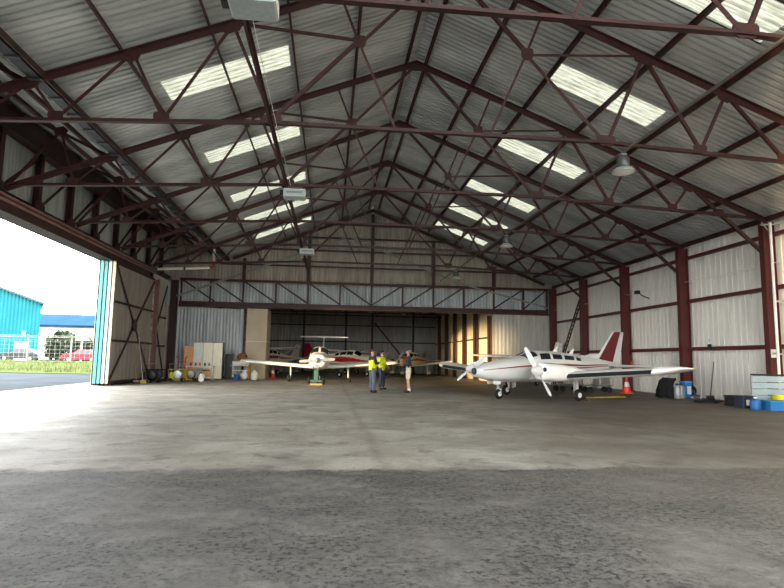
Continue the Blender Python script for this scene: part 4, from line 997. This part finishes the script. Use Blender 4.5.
# lattice ladder leaning on the wall, boards, wall light, cable
t = thing('lattice_ladder', 'rust red lattice ladder leaning against the far right wall', 'ladder', (12.85,31.9,.03)); a, b = Vector((0,0,0)), Vector((1.72,-.2,5.25))
for dy in (-.16,.16):
    mb = MB(); mb.bar(a+Vector((0,dy,0)),b+Vector((0,dy,0)),.045,.07); obj('rail', mb, red, t)
for i in range(22):
    p = a.lerp(b,(i+.4)/22.5); q = a.lerp(b,(i+1.1)/22.5); mb = MB(); mb.bar(p+Vector((0,-.16,0)),q+Vector((0,.16,0)),.05,.05); obj('rung', mb, red, t)
t2 = thing('low_trestle', 'low pale plank trestle behind the tail of the twin', 'trestle', (13.9,29.3,0)); mb = MB(); mb.cham((0,0,.72),(.7,1.0,.1),.02); obj('plank_top', mb, mat('pale_board','#d8d4c6',.6), t2)
for x in (-.28,.28):
    mb = MB(); mb.bbox(x-.04,x+.04,-.4,.4,0,.68); obj('leg_frame', mb, mat('pale_board','#d8d4c6'), t2)
for i, (x, rz) in enumerate(((12.6,.3),(13.1,.25))):
    t = thing('leaning_board', 'white board leaning behind the fuselage of the twin, %s of two' % ('left' if i==0 else 'right'), 'board', (x,32.25+.2*i,0), 0, 'white boards behind the twin')
    mb = MB(); mb.bar((0,0,.1),(.8,.1,2.45),.06,.4,(1,0,0)); obj('panel', mb, mat('white_board','#e6e3da',.5), t)
    mb = MB(); mb.bar((.02,-.05,.1),(.82,.05,2.45),.03,.06); obj('edge_batten', mb, mat('pale_board','#d8d4c6'), t)
t = thing('wall_flood_lamp', 'small dark flood lamp on a bracket high on the right wall', 'lamp', (14.7,24.9,4.35)); mb = MB(); mb.tube([(0,0,0),(-.35,0,.12),(-.5,.1,.3)], .025, 6); obj('bracket', mb, blackm, t)
mb = MB(); mb.cham((-.52,.1,.28),(.2,.24,.16),.03); obj('lamp_head', mb, blackm, t)
mb = MB(); mb.tube([(14.68,Y1-.5,4.75),(14.68,20,4.7),(14.68,YK(2),4.74),(14.68,YK(3),4.72),(14.68,YG-.3,4.72)], .015, 6); tag(obj('wall_cable', mb, whitep), 'thin white cable strung along the right wall between columns', 'cable')
t = thing('junction_box', 'small dark junction box on the lower right wall girt', 'box', (14.66,20.75,2.02)); mb = MB(); mb.cham((0,0,0),(.1,.14,.2),.02); obj('casing', mb, blackm, t); mb = MB(); mb.tube([(0,0,.18),(0,0,.3)], .02, 6); obj('cable_gland', mb, galv, t)
t = thing('tow_bar', 'yellow tow bar lying on the floor behind the left main wheel of the twin', 'tow bar', (9.6,20.4,0), R(22)); mb = MB(); mb.tube([(0,0,.04),(1.9,0,.04)], .025, 8); mb.tube([(0,0,.04),(-.25,.16,.06)], .02, 6); mb.tube([(0,0,.04),(-.25,-.16,.06)], .02, 6); obj('bar', mb, mat('yellow_paint','#c9b62b',.5), t, True)
mb = MB(); mb.tube([(1.9,-.2,.05),(1.9,.2,.05)], .025, 8); obj('handle', mb, blackm, t, True)
t = thing('wheel_chock', 'small black wheel chock near the left main wheel of the twin', 'chock', (9.0,19.55,0)); mb = MB(); mb.add([(-.12,-.08,0),(.12,-.08,0),(.12,.08,0),(-.12,.08,0),(0,-.08,.14),(0,.08,.14)], [(0,3,2,1),(0,1,4),(2,3,5),(1,2,5,4),(3,0,4,5)]); obj('wedge', mb, blackm, t); mb = MB(); mb.tube([(0,-.08,.1),(0,-.4,.03)], .012, 5); obj('rope', mb, mat('yellow_paint','#c9b62b'), t)
# trolleys behind the left wing of the twin
for i, (x, y, w) in enumerate(((12.1,25.0,1.2),(11.0,25.6,1.3))):
    t = thing('hand_trolley', 'grey tubular trolley standing behind the left wing of the twin, %s' % ('nearer the orange cone' if i==0 else 'nearer the tail'), 'trolley', (x,y,0), .2*i)
    mb = MB(); mb.bbox(-w/2,w/2,-.3,.3,.28,.33); obj('deck', mb, steel, t)
    mb = MB(); mb.tube([(-w/2,-.28,.3),(-w/2,-.28,.85),(-w/2,.28,.85),(-w/2,.28,.3)], .02, 6); obj('handle', mb, galv, t)
    for xx in (-w*.38,w*.38):
        for yy in (-.26,.26):
            mb = MB(); mb.lathe([(.13,-.03),(.13,.03)], (xx,yy,.13), (0,1,0), 12); obj('wheel', mb, tyrem, t)
# ---------------------------------------------------------------- tow tug under the white aircraft
t = thing('tow_tug', 'green aircraft tow tug on a timber skid under the nose of the white T-tail aircraft', 'tug', (-.65,29.25,0))
gm = mat('tug_green','#375a50',.45,0,.1,5)
mb = MB(); mb.cham((0,0,.5),(.24,.4,.5),.04); obj('tug_body', mb, gm, t)
mb = MB(); mb.bbox(-.28,.28,-.34,.34,.16,.24); obj('chassis', mb, gm, t)
mb = MB(); mb.bbox(-.3,.3,-.5,-.34,0,.08); obj('timber_skid', mb, mat('timber','#b08a58',.7,0,.2,6), t)
for x in (-.37,.37):
    mb = MB(); mb.torus((x,.1,.2),.14,.06,(1,0,0)); mb.lathe([(.11,-.04),(.11,.04)], (x,.1,.2), (1,0,0), 12); obj('wheel', mb, tyrem, t, True)
mb = MB(); mb.tube([(-.15,-.2,.82),(-.15,-.3,.95),(.15,-.3,.95),(.15,-.2,.82)], .016, 6); obj('handle', mb, blackm, t)

# ---------------------------------------------------------------- left side clutter
def cabinet(name, label, loc, d, cols, nd, rz=0):
    t = thing(name, label, 'cabinet', loc, rz); m0 = mat('cab_'+cols[0],cols[0],.5,0,.06)
    mb = MB(); mb.bbox(-d[0]/2,d[0]/2,-d[1]/2,d[1]/2,.0,d[2]); obj('carcass', mb, mat('cab_side','#5c564e',.6), t)
    for i in range(nd):
        w = d[0]/nd; mb = MB(); mb.cham((-d[0]/2+w*(i+.5),-d[1]/2-.015,d[2]/2+.02),(w-.02,.03,d[2]-.08),.008)
        o = obj('door', mb, mat('cab_'+cols[i%len(cols)],cols[i%len(cols)],.5,0,.06), t)
        mb = MB(); mb.bbox(-d[0]/2+w*(i+.85),-d[0]/2+w*(i+.88),-d[1]/2-.05,-d[1]/2-.03,d[2]*.48,d[2]*.58); obj('handle', mb, galv, o)
cabinet('tall_cabinet', 'tall white cabinet with three doors behind the work table', (-7.05,34.5,0), (1.65,.55,2.15), ('#d9dcd6','#e9e3cc','#efe9d2'), 3)
cabinet('tall_cabinet', 'orange-tan cabinet left of the tall white one', (-8.15,34.6,0), (.55,.5,1.95), ('#dda873',), 1)
cabinet('low_cabinet', 'black low cabinet between the white cabinet and the shelf trolley', (-6.0,35.3,0), (.4,.5,1.5), ('#232426','#1c1d1f'), 1)
t = thing('work_table', 'pale work table in front of the tall white cabinet', 'table', (-7.15,32.9,0)); mb = MB(); mb.cham((0,0,.77),(1.45,.7,.07),.015); obj('table_top', mb, mat('table_white','#dedacd',.5,0,.08), t)
for x in (-.66,.66):
    for y in (-.29,.29):
        mb = MB(); mb.bbox(x-.03,x+.03,y-.03,y+.03,0,.74); obj('leg', mb, mat('table_leg','#b3b0a4',.5), t)
mb = MB(); mb.bbox(-.66,.66,-.28,.28,.2,.23); obj('lower_shelf', mb, mat('table_leg','#b3b0a4'), t)
random.seed(5)
for i, (nm, hx) in enumerate((('red tin','#b3372c'),('brown jar','#6a4429'),('orange tin','#c96b2a'),('dark jar','#2e2f2a'),('grey tin','#7d7f7c'))):
    t = thing('tin', '%s standing on the pale work table' % nm, 'tin', (-7.65+.25*i,32.8+.06*(i%2),.807)); mb = MB(); mb.lathe([(.055,0),(.055,.16)], (0,0,0), (0,0,1), 12); obj('tin_body', mb, mat('tin_'+hx,hx,.4), t, True); mb = MB(); mb.lathe([(.058,.16),(.058,.18),(.01,.182)], (0,0,0), (0,0,1), 12); obj('lid', mb, galv, t, True)
t = thing('carton', 'open brown carton under the right end of the work table', 'carton', (-6.75,32.85,.232)); mb = MB(); mb.bbox(-.2,.2,-.18,.18,0,.3); obj('carton_box', mb, mat('cardboard','#b58d5c',.8), t)
mb = MB(); mb.add([(-.2,-.18,.3),(.2,-.18,.3),(.22,-.34,.36),(-.22,-.34,.36)], [(0,1,2,3)]); fo = obj('flap', mb, mat('cardboard','#b58d5c'), t); fo.modifiers.new('t','SOLIDIFY').thickness = .006
def drum_machine(label, loc, fr, drum, name='generator'):
    t = thing(name, label, 'machine', loc); fm = mat('frame_'+fr,fr,.5,0,.08)
    mb = MB()
    for y in (-.25,.25): mb.tube([(-.4,y,.08),(-.4,y,.62),(.4,y,.62),(.4,y,.08),(-.4,y,.08)], .025, 6)
    [mb.tube([(x,-.25,.62),(x,.25,.62)], .022, 6) for x in (-.4,.4)]; obj('tube_frame', mb, fm, t)
    mb = MB(); mb.lathe([(.05,-.3),(.2,-.28),(.23,-.2),(.23,.1),(.18,.2),(.05,.22)], (.05,0,.36), (1,0,0) if False else (0,1,0), 18); obj('drum', mb, mat('drum_'+drum,drum,.35,.4,.1), t, True)
    mb = MB(); mb.cham((-.26,0,.3),(.22,.4,.36),.03); obj('engine_block', mb, fm, t)
    for x in (-.3,.3):
        mb = MB(); mb.lathe([(.09,-.3),(.09,.3)], (x,0,.09), (0,1,0), 12); obj('wheel', mb, tyrem, t)
    mb = MB(); mb.tube([(-.38,0,.6),(-.44,0,.9),(-.1,0,.92)], .02, 6); obj('handle', mb, galv, t)
drum_machine('yellow framed generator with silver drum on the floor left of the work table', (-7.95,31.3,0), '#c9c22c', '#b9bab6')
drum_machine('orange yellow pump unit between the generator and the work table', (-7.45,32.0,0), '#e0a022', '#7a7670', 'pump_unit')
drum_machine('dark compressor beside the pinkish brown column', (-8.85,30.9,0), '#26272a', '#4a4c50', 'compressor')
drum_machine('black floor machine in front of the dark steel column', (-8.85,29.9,0), '#1b1c1f', '#2a2b2e', 'floor_machine')
t = thing('sack_truck', 'red sack truck standing behind the orange yellow pump unit', 'sack truck', (-8.1,32.6,0)); mb = MB()
for x in (-.18,.18): mb.tube([(x,0,.1),(x,.08,1.2)], .025, 6)
for z in (.4,.7,1.0): mb.tube([(-.18,.03,z),(.18,.03,z)], .02, 6)
mb.tube([(-.18,.08,1.2),(-.3,-.05,1.32)], .025, 6); mb.tube([(.18,.08,1.2),(.3,-.05,1.32)], .025, 6); obj('frame', mb, mat('red_paint','#a5293a',.5), t)
for x in (-.22,.22):
    mb = MB(); mb.lathe([(.13,-.03),(.13,.03)], (x,.05,.13), (1,0,0), 12); obj('wheel', mb, tyrem, t)
mb = MB(); mb.bbox(-.2,.2,-.3,0,.03,.05); obj('toe_plate', mb, steel, t)
t = thing('white_canister', 'small white canister right of the orange yellow pump unit', 'canister', (-6.85,31.9,0)); mb = MB(); mb.lathe([(.02,0),(.15,0),(.16,.04),(.16,.32),(.1,.4),(.04,.42)], (0,0,0), (0,0,1), 14); obj('canister_body', mb, whitep, t, True); mb = MB(); mb.torus((0,0,.43),.06,.012,(1,0,0)); obj('handle', mb, mat('red_paint','#a5293a'), t, True)
t = thing('shelf_trolley', 'white shelf trolley with three trays, right of the black cabinet', 'trolley', (-5.3,35.0,0))
for z in (.18,.5,.8):
    mb = MB(); mb.bbox(-.42,.42,-.25,.25,z,z+.05); obj('tray', mb, whitep, t)
for x in (-.4,.4):
    for y in (-.23,.23):
        mb = MB(); mb.bbox(x-.018,x+.018,y-.018,y+.018,.06,.95); obj('post', mb, galv, t)
        mb = MB(); mb.lathe([(.045,-.02),(.045,.02)], (x,y,.045), (0,1,0), 10); obj('castor', mb, blackm, t)
t = thing('fabric_roll', 'white fabric roll lying on the shelf trolley', 'roll', (-5.25,34.95,.975)); mb = MB(); mb.lathe([(.02,-.5),(.12,-.5),(.12,.45),(.02,.45)], (0,0,.0), (1,0,0), 16); obj('roll_body', mb, whitep, t, True); mb = MB(); mb.lathe([(.03,-.52),(.03,.47)], (0,0,0), (1,0,0), 8); obj('core', mb, mat('cardboard','#b58d5c'), t, True)
t = thing('brown_sack', 'brown sack heaped on top of the white fabric roll', 'sack', (-5.2,35.0,1.14)); mb = MB(); mb.ell((0,0,.2),(.3,.24,.24)); obj('sack_body', mb, mat('brown_sack','#8a5733',.9,0,.2,6), t, True); mb = MB(); mb.ell((.1,0,.44),(.09,.08,.06)); obj('tied_neck', mb, mat('brown_sack','#8a5733'), t, True)
t = thing('yellow_cloth', 'yellow cloth hanging over the end of the shelf trolley', 'cloth', (-4.76,34.9,.0)); mb = MB(); mb.loft([[Vector((.07*math.cos(2*math.pi*k/12)*(1+.2*math.sin(k*2.1)),.2*math.sin(2*math.pi*k/12),z)) for k in range(12)] for z in (.0,.3,.6,.82)]); obj('drape', mb, mat('yellow_cloth','#d8a93a',.9,0,.15,6), t, True); 
for i, (x, y, c, l) in enumerate(((-4.4,34.5,'#e3dfd2','cream sack in front of the beige pier, upright'),(-4.95,34.2,'#dad7cd','pale sack between cream sack and shelf trolley'))):
    t = thing('filled_sack', l, 'sack', (x,y,0)); mb = MB(); mb.ell((0,0,.25),(.24,.2,.29 if i==0 else .22)); obj('sack_body', mb, mat('sack_'+c,c,.9,0,.1,6), t, True); mb = MB(); mb.ell((0,0,.5),(.1,.08,.08)); obj('tied_neck', mb, mat('sack_'+c,c), t, True)
t = thing('blue_drum', 'small blue drum at the foot of the shelf trolley', 'drum', (-5.4,34.4,0)); mb = MB(); mb.lathe([(.02,0),(.15,0),(.15,.14),(.158,.15),(.15,.16),(.15,.32),(.02,.33)], (0,0,0), (0,0,1), 16); obj('drum_body', mb, mat('blue_plastic','#1f66a8'), t, True); mb = MB(); mb.lathe([(.155,.31),(.155,.34),(.02,.345)], (0,0,0), (0,0,1), 16); obj('lid', mb, mat('grey_lid','#8a9298',.5), t, True)
for i, (x, y, tx, tz, c, b) in enumerate(((-8.95,28.0,-.25,1.75,'#8a6f4a','#39352f'),(-8.85,28.6,-.38,2.2,'#b9b4a8','#c8b23a'),(-8.85,29.2,-.38,1.5,'#5d4c38','#2a2825'))):
    broom('broom', '%s broom leaning on the parked door leaf' % ('brown-handled','tall pale-handled','short dark-handled')[i], x, y, (tx,.2,tz), c, b)
for i in range(3): pass
# ---------------------------------------------------------------- outside, beyond the side door
grassm = mat('grass_verge', '#565d3c', .95, 0, .2, 1.5, '#464f2e', 0)
random.seed(11)
m = MB(); nx, ny = 60, 16
for i in range(nx+1):
    for j in range(ny+1):
        x = -75+i*63/nx; y = 41.5+j*1.6 + (x+12)*-.10; b = math.sin(math.pi*min(1,j/8)) if j < 8 else 0
        m.v.append((x, y, .0+.55*min(1,j/5)+random.uniform(-.04,.04)*(1 if j else 0)))
for i in range(nx):
    for j in range(ny):
        a = i*(ny+1)+j; m.f.append((a,a+1,a+ny+2,a+ny+1)); m.mi.append(0)
struct('ground_verge', m, grassm)
m = MB()
for i in range(5200):
    x = random.uniform(-48,-13); y = 42.3+random.uniform(0,1)**1.5*17 + (x+12)*-.10; z = .5*min(1,(y+(x+12)*.10-41.5)/8)+.0; h = random.uniform(.12,.34); a = random.uniform(0,6.28); dx, dy = .03*math.cos(a), .03*math.sin(a)
    lx, ly = random.uniform(-.1,.1), random.uniform(-.1,.1)
    m.add([(x-dx,y-dy,z),(x+dx,y+dy,z),(x+lx+dx*.2,y+ly+dy*.2,z+h),(x+lx-dx*.2,y+ly-dy*.2,z+h)], [(0,1,2,3)])
tag(obj('grass', m, mat('grass_blades','#626a45',.95,0,.25,.8,None,0)), 'sunlit green grass on the verge beyond the road outside', 'grass', None, 'stuff')
# turquoise hangar next door
t = thing('turquoise_shed', 'turquoise metal clad hangar standing across the road outside', 'building', (-38.0,79.3,0), R(27))
ty = mat('turquoise_cladding','#1d6670',.7,0,.1,.4,None,.1)
# gable front faces the camera; ridge towards the left
W = 26; eh = 7.9; rh = 7.9+W/2*.36
sm = MB(); n = int(W/.4)
for i in range(n*4+1):
    x = -W*i/(n*4); d = -.05 if (i//2)%2 else 0; h = eh+min(-x,W+x)*.36
    sm.v += [(x,d,0),(x,d,h)]
for i in range(n*4): sm.f.append((2*i,2*i+2,2*i+3,2*i+1)); sm.mi.append(0)
obj('front_wall', sm, ty, t)
mb = MB(); mb.bbox(-.2,0,.05,28,0,eh); mb.bbox(-W,-W+.2,.05,28,0,eh); mb.bbox(-W,0,27.8,28,0,eh); obj('side_wall', mb, ty, t)
mb = MB(); mb.bar((.3,13.8,eh),(-W/2,13.8,rh),28.6,.25); mb.bar((-W/2,13.8,rh),(-W-.3,13.8,eh),28.6,.25); obj('roof', mb, mat('shed_roof','#2c4a50',.5), t)
mb = MB(); mb.bar((.3,-.3,eh),(-W/2,-.3,rh),.1,.3); obj('verge_trim', mb, mat('shed_trim','#4f7a7e',.5), t)
mb = MB(); mb.bbox(-2.6,-1.3,-.12,-.06,.2,2.8); do = obj('door', mb, mat('shed_door','#dfe8e6',.5), t); mb = MB(); mb.bbox(-1.55,-1.45,-.2,-.12,1.3,1.5); obj('handle', mb, blackm, do)
mb = MB(); mb.bbox(-1.9,-1.5,-.3,-.05,3.7,4.2); obj('wall_lamp', mb, mat('lamp_housing','#d9d9d2'), t)
# blue-roofed building behind
t = thing('blue_roof_building', 'white building with long blue roof far beyond the fence', 'building', (-52,124,.4), R(2))
mb = MB(); mb.bbox(-12,30,0,14,0,6.6); obj('wall', mb, mat('white_render','#d8d8d2',.7,0,.04), t)
mb = MB(); mb.bar((-13,6.0,7.9),(31,6.0,7.9),16,.2,(0,-.14,1)); mb.add([(-13,-2,6.5),(31,-2,6.5),(31,7,9.6),(-13,7,9.6)], [(0,1,2,3)]); obj('roof', mb, mat('blue_roof','#29445f',.8,0,.12,.3,None,0), t)
mb = MB(); mb.bbox(22,24,-1,-.6,7.0,8.5); obj('roof_light', mb, mat('white_render','#d8d8d2'), t)
for x in (-6,4,14):
    mb = MB(); mb.bbox(x,x+3,-.06,0,1,4.5); obj('shutter', mb, mat('pale_shutter','#b8bcbc',.5), t)
# hedge
random.seed(4); m = MB()
for i in range(2600):
    x = random.uniform(-49.5,-36); y = 107+random.uniform(-2,2)+(x+40)*.0; top = 4.0+.8*math.sin(x*.5)+.5*math.sin(x*1.7)
    z = .2+top*random.random()**.7; r = random.uniform(.25,.6); a, b = random.uniform(0,6.28), random.uniform(-1,1)
    d = Vector((math.cos(a),math.sin(a),b)).normalized(); e = d.orthogonal().normalized()*r; f = d.cross(e).normalized()*r*.6
    c = Vector((x,y,z)); m.add([c-e,c-f,c+e,c+f], [(0,1,2,3)])
tag(obj('hedge', m, mat('hedge_leaves','#4c5545',.95,0,.25,.5,None,0)), 'grey green hedge behind the fence and parked cars', 'hedge', None, 'stuff')
# fence
t = thing('mesh_fence', 'wire mesh fence with cranked pale posts along the verge', 'fence', (-30,63,.5))
pm2 = mat('fence_post','#7b807c',.8,0,.1,3,None,0)
xs = (-12,-5.6,-1.2,3.1,8)
for x in xs:
    mb = MB(); mb.bar((x,0,-.6),(x,0,2.4),.12,.12,(0,1,0)); mb.bar((x,0,2.4),(x+.1,-.35,2.8),.1,.1,(0,1,0)); obj('post', mb, pm2, t)
mb = MB()
for i in range(40):
    x = -12+i*.5; mb.bar((x,0,0),(x,0,2.3),.007,.007,(0,1,0))
for z in (0.1,.5,.9,1.3,1.7,2.1,2.3): mb.bar((-12,0,z),(8,0,z),.008,.008)
obj('wire_mesh', mb, galv, t)
mb = MB()
for k in range(2): mb.bar((-12,-.15-.15*k,2.55+.15*k),(8,-.15-.15*k,2.55+.15*k),.02,.02)
obj('barbed_wire', mb, galv, t)
t = thing('notice_post', 'grey notice post with cross pieces beyond the red car', 'post', (-31.2,76,.4)); mb = MB(); mb.bar((0,0,0),(0,0,4.2),.14,.14,(0,1,0)); obj('shaft', mb, steel, t); mb = MB(); mb.bbox(-.8,.8,-.08,.08,2.7,2.9); mb.bbox(-.55,.55,-.08,.08,3.1,3.25); obj('cross_arm', mb, steel, t)
def car(label, loc, rz, hexc):
    t = thing('car', label, 'car', loc, rz); pm = mat('car_'+hexc, hexc, .25, .2, .03)
    prof = [(-2.1,.35),(-2.12,.62),(-1.95,.82),(-1.0,.95),(-.4,1.0),(1.2,1.0),(1.9,.92),(2.08,.75),(2.1,.4)]
    mb = MB(); rings = []
    for y, k in ((-.85,.0),(-.8,.06),(.8,.06),(.85,0)): rings.append([Vector((x,y,z+(k if z > .5 else 0)-.03)) for x, z in prof]+[Vector((2.0,y,.28)),Vector((-2.0,y,.28))])
    mb.loft(rings); obj('car_body', mb, pm, t)
    mb = MB(); cab = [(-.95,.95),(-.25,1.42),(.9,1.45),(1.75,.98)]
    mb.loft([[Vector((x,y*(1 if z<1.2 else .8),z)) for x, z in cab] for y in (-.76,.76)]); obj('window_glass', mb, glass, t)
    mb = MB(); mb.bbox(-.3,.95,-.62,.62,1.42,1.47); [mb.bar((a,s*.72,.98),(b,s*.6,1.44),.06,.06) for s in (-1,1) for a, b in ((-.95,-.28),(.35,.35),(1.7,.92))]; obj('roof', mb, pm, t)
    for x in (-1.3,1.3):
        for y in (-.78,.78):
            mb = MB(); mb.lathe([(.2,-.1),(.31,-.1),(.32,0),(.31,.1),(.2,.1)], (x,y,.32), (0,1,0), 16); o = obj('wheel', mb, tyrem, t, True); mb = MB(); mb.lathe([(.19,-.105),(.19,.105)], (x,y,.32), (0,1,0), 12); obj('hub_cap', mb, steel, o)
    for y in (-.6,.6):
        mb = MB(); mb.bbox(-2.13,-2.08,y-.16,y+.16,.58,.72); obj('head_lamp', mb, chrome, t)
        mb = MB(); mb.bbox(2.05,2.11,y-.14,y+.14,.6,.78); obj('tail_lamp', mb, mat('tail_lamp','#a01818',.3), t)
car('dark grey car parked in front of the turquoise hangar', (-35.6,70.5,.45), R(6), '#1c242b')
car('red car parked beyond the fence, right of the cranked post', (-29.6,72.5,.45), R(5), '#8a1a2a')
car('pale car parked behind the red one', (-27.8,77.0,.45), R(5), '#5c6468')
m = MB(); m.bbox(-60,-20,66.5,79,.3,.46); struct('ground_parking', m, mat('parking_asphalt','#4a4d4e',.9,0,.1,3,None,0))

# ---------------------------------------------------------------- light: bright overcast sky plus a low veiled sun through the side openings
w = bpy.data.worlds.new('sky'); S.world = w; w.use_nodes = True
nt = w.node_tree; N, L = nt.nodes, nt.links; bg = N['Background']
tc = N.new('ShaderNodeTexCoord'); sx = N.new('ShaderNodeSeparateXYZ'); L.new(tc.outputs['Generated'], sx.inputs[0])
rp = N.new('ShaderNodeValToRGB'); rp.color_ramp.elements[0].color = (1,.975,.94,1); rp.color_ramp.elements[1].color = (.86,.93,1,1); rp.color_ramp.elements[1].position = .7
L.new(sx.outputs['Z'], rp.inputs['Fac']); L.new(rp.outputs['Color'], bg.inputs['Color']); bg.inputs['Strength'].default_value = SKY_STRENGTH
sd = bpy.data.lights.new('low_sun', 'SUN'); so = bpy.data.objects.new('low_sun', sd); COL.objects.link(so)
sd.energy = SUN_E; sd.angle = R(3); sd.color = (1,.74,.44)
az = Vector((1.0, SUN_DY, -SUN_DZ)).normalized(); so.rotation_euler = az.to_track_quat('-Z','Y').to_euler()

# ---------------------------------------------------------------- camera
f, yaw, pitch, roll, h = 568.97, .1063, .1151, .0165, 1.3132
fw = Vector((math.sin(yaw)*math.cos(pitch), math.cos(yaw)*math.cos(pitch), math.sin(pitch)))
r0 = Vector((math.cos(yaw), -math.sin(yaw), 0)); u0 = r0.cross(fw)
rr = r0*math.cos(roll)+u0*math.sin(roll); uu = u0*math.cos(roll)-r0*math.sin(roll)
M = Matrix((rr, uu, -fw)).transposed().to_4x4(); M.translation = (0,0,h)
cd = bpy.data.cameras.new('camera'); co = bpy.data.objects.new('camera', cd); COL.objects.link(co); co.matrix_world = M
cd.sensor_fit = 'HORIZONTAL'; cd.sensor_width = 36; cd.lens = f/784*36; cd.clip_start = .05; cd.clip_end = 500
S.camera = co
S.view_settings.view_transform = 'Standard'; S.view_settings.look = 'None'; S.view_settings.gamma = 1; S.view_settings.use_curve_mapping = False
S.view_settings.exposure = EXPOSURE
S.cycles.use_denoising = True
S.cycles.max_bounces = 10; S.cycles.diffuse_bounces = 6; S.cycles.sample_clamp_indirect = 6
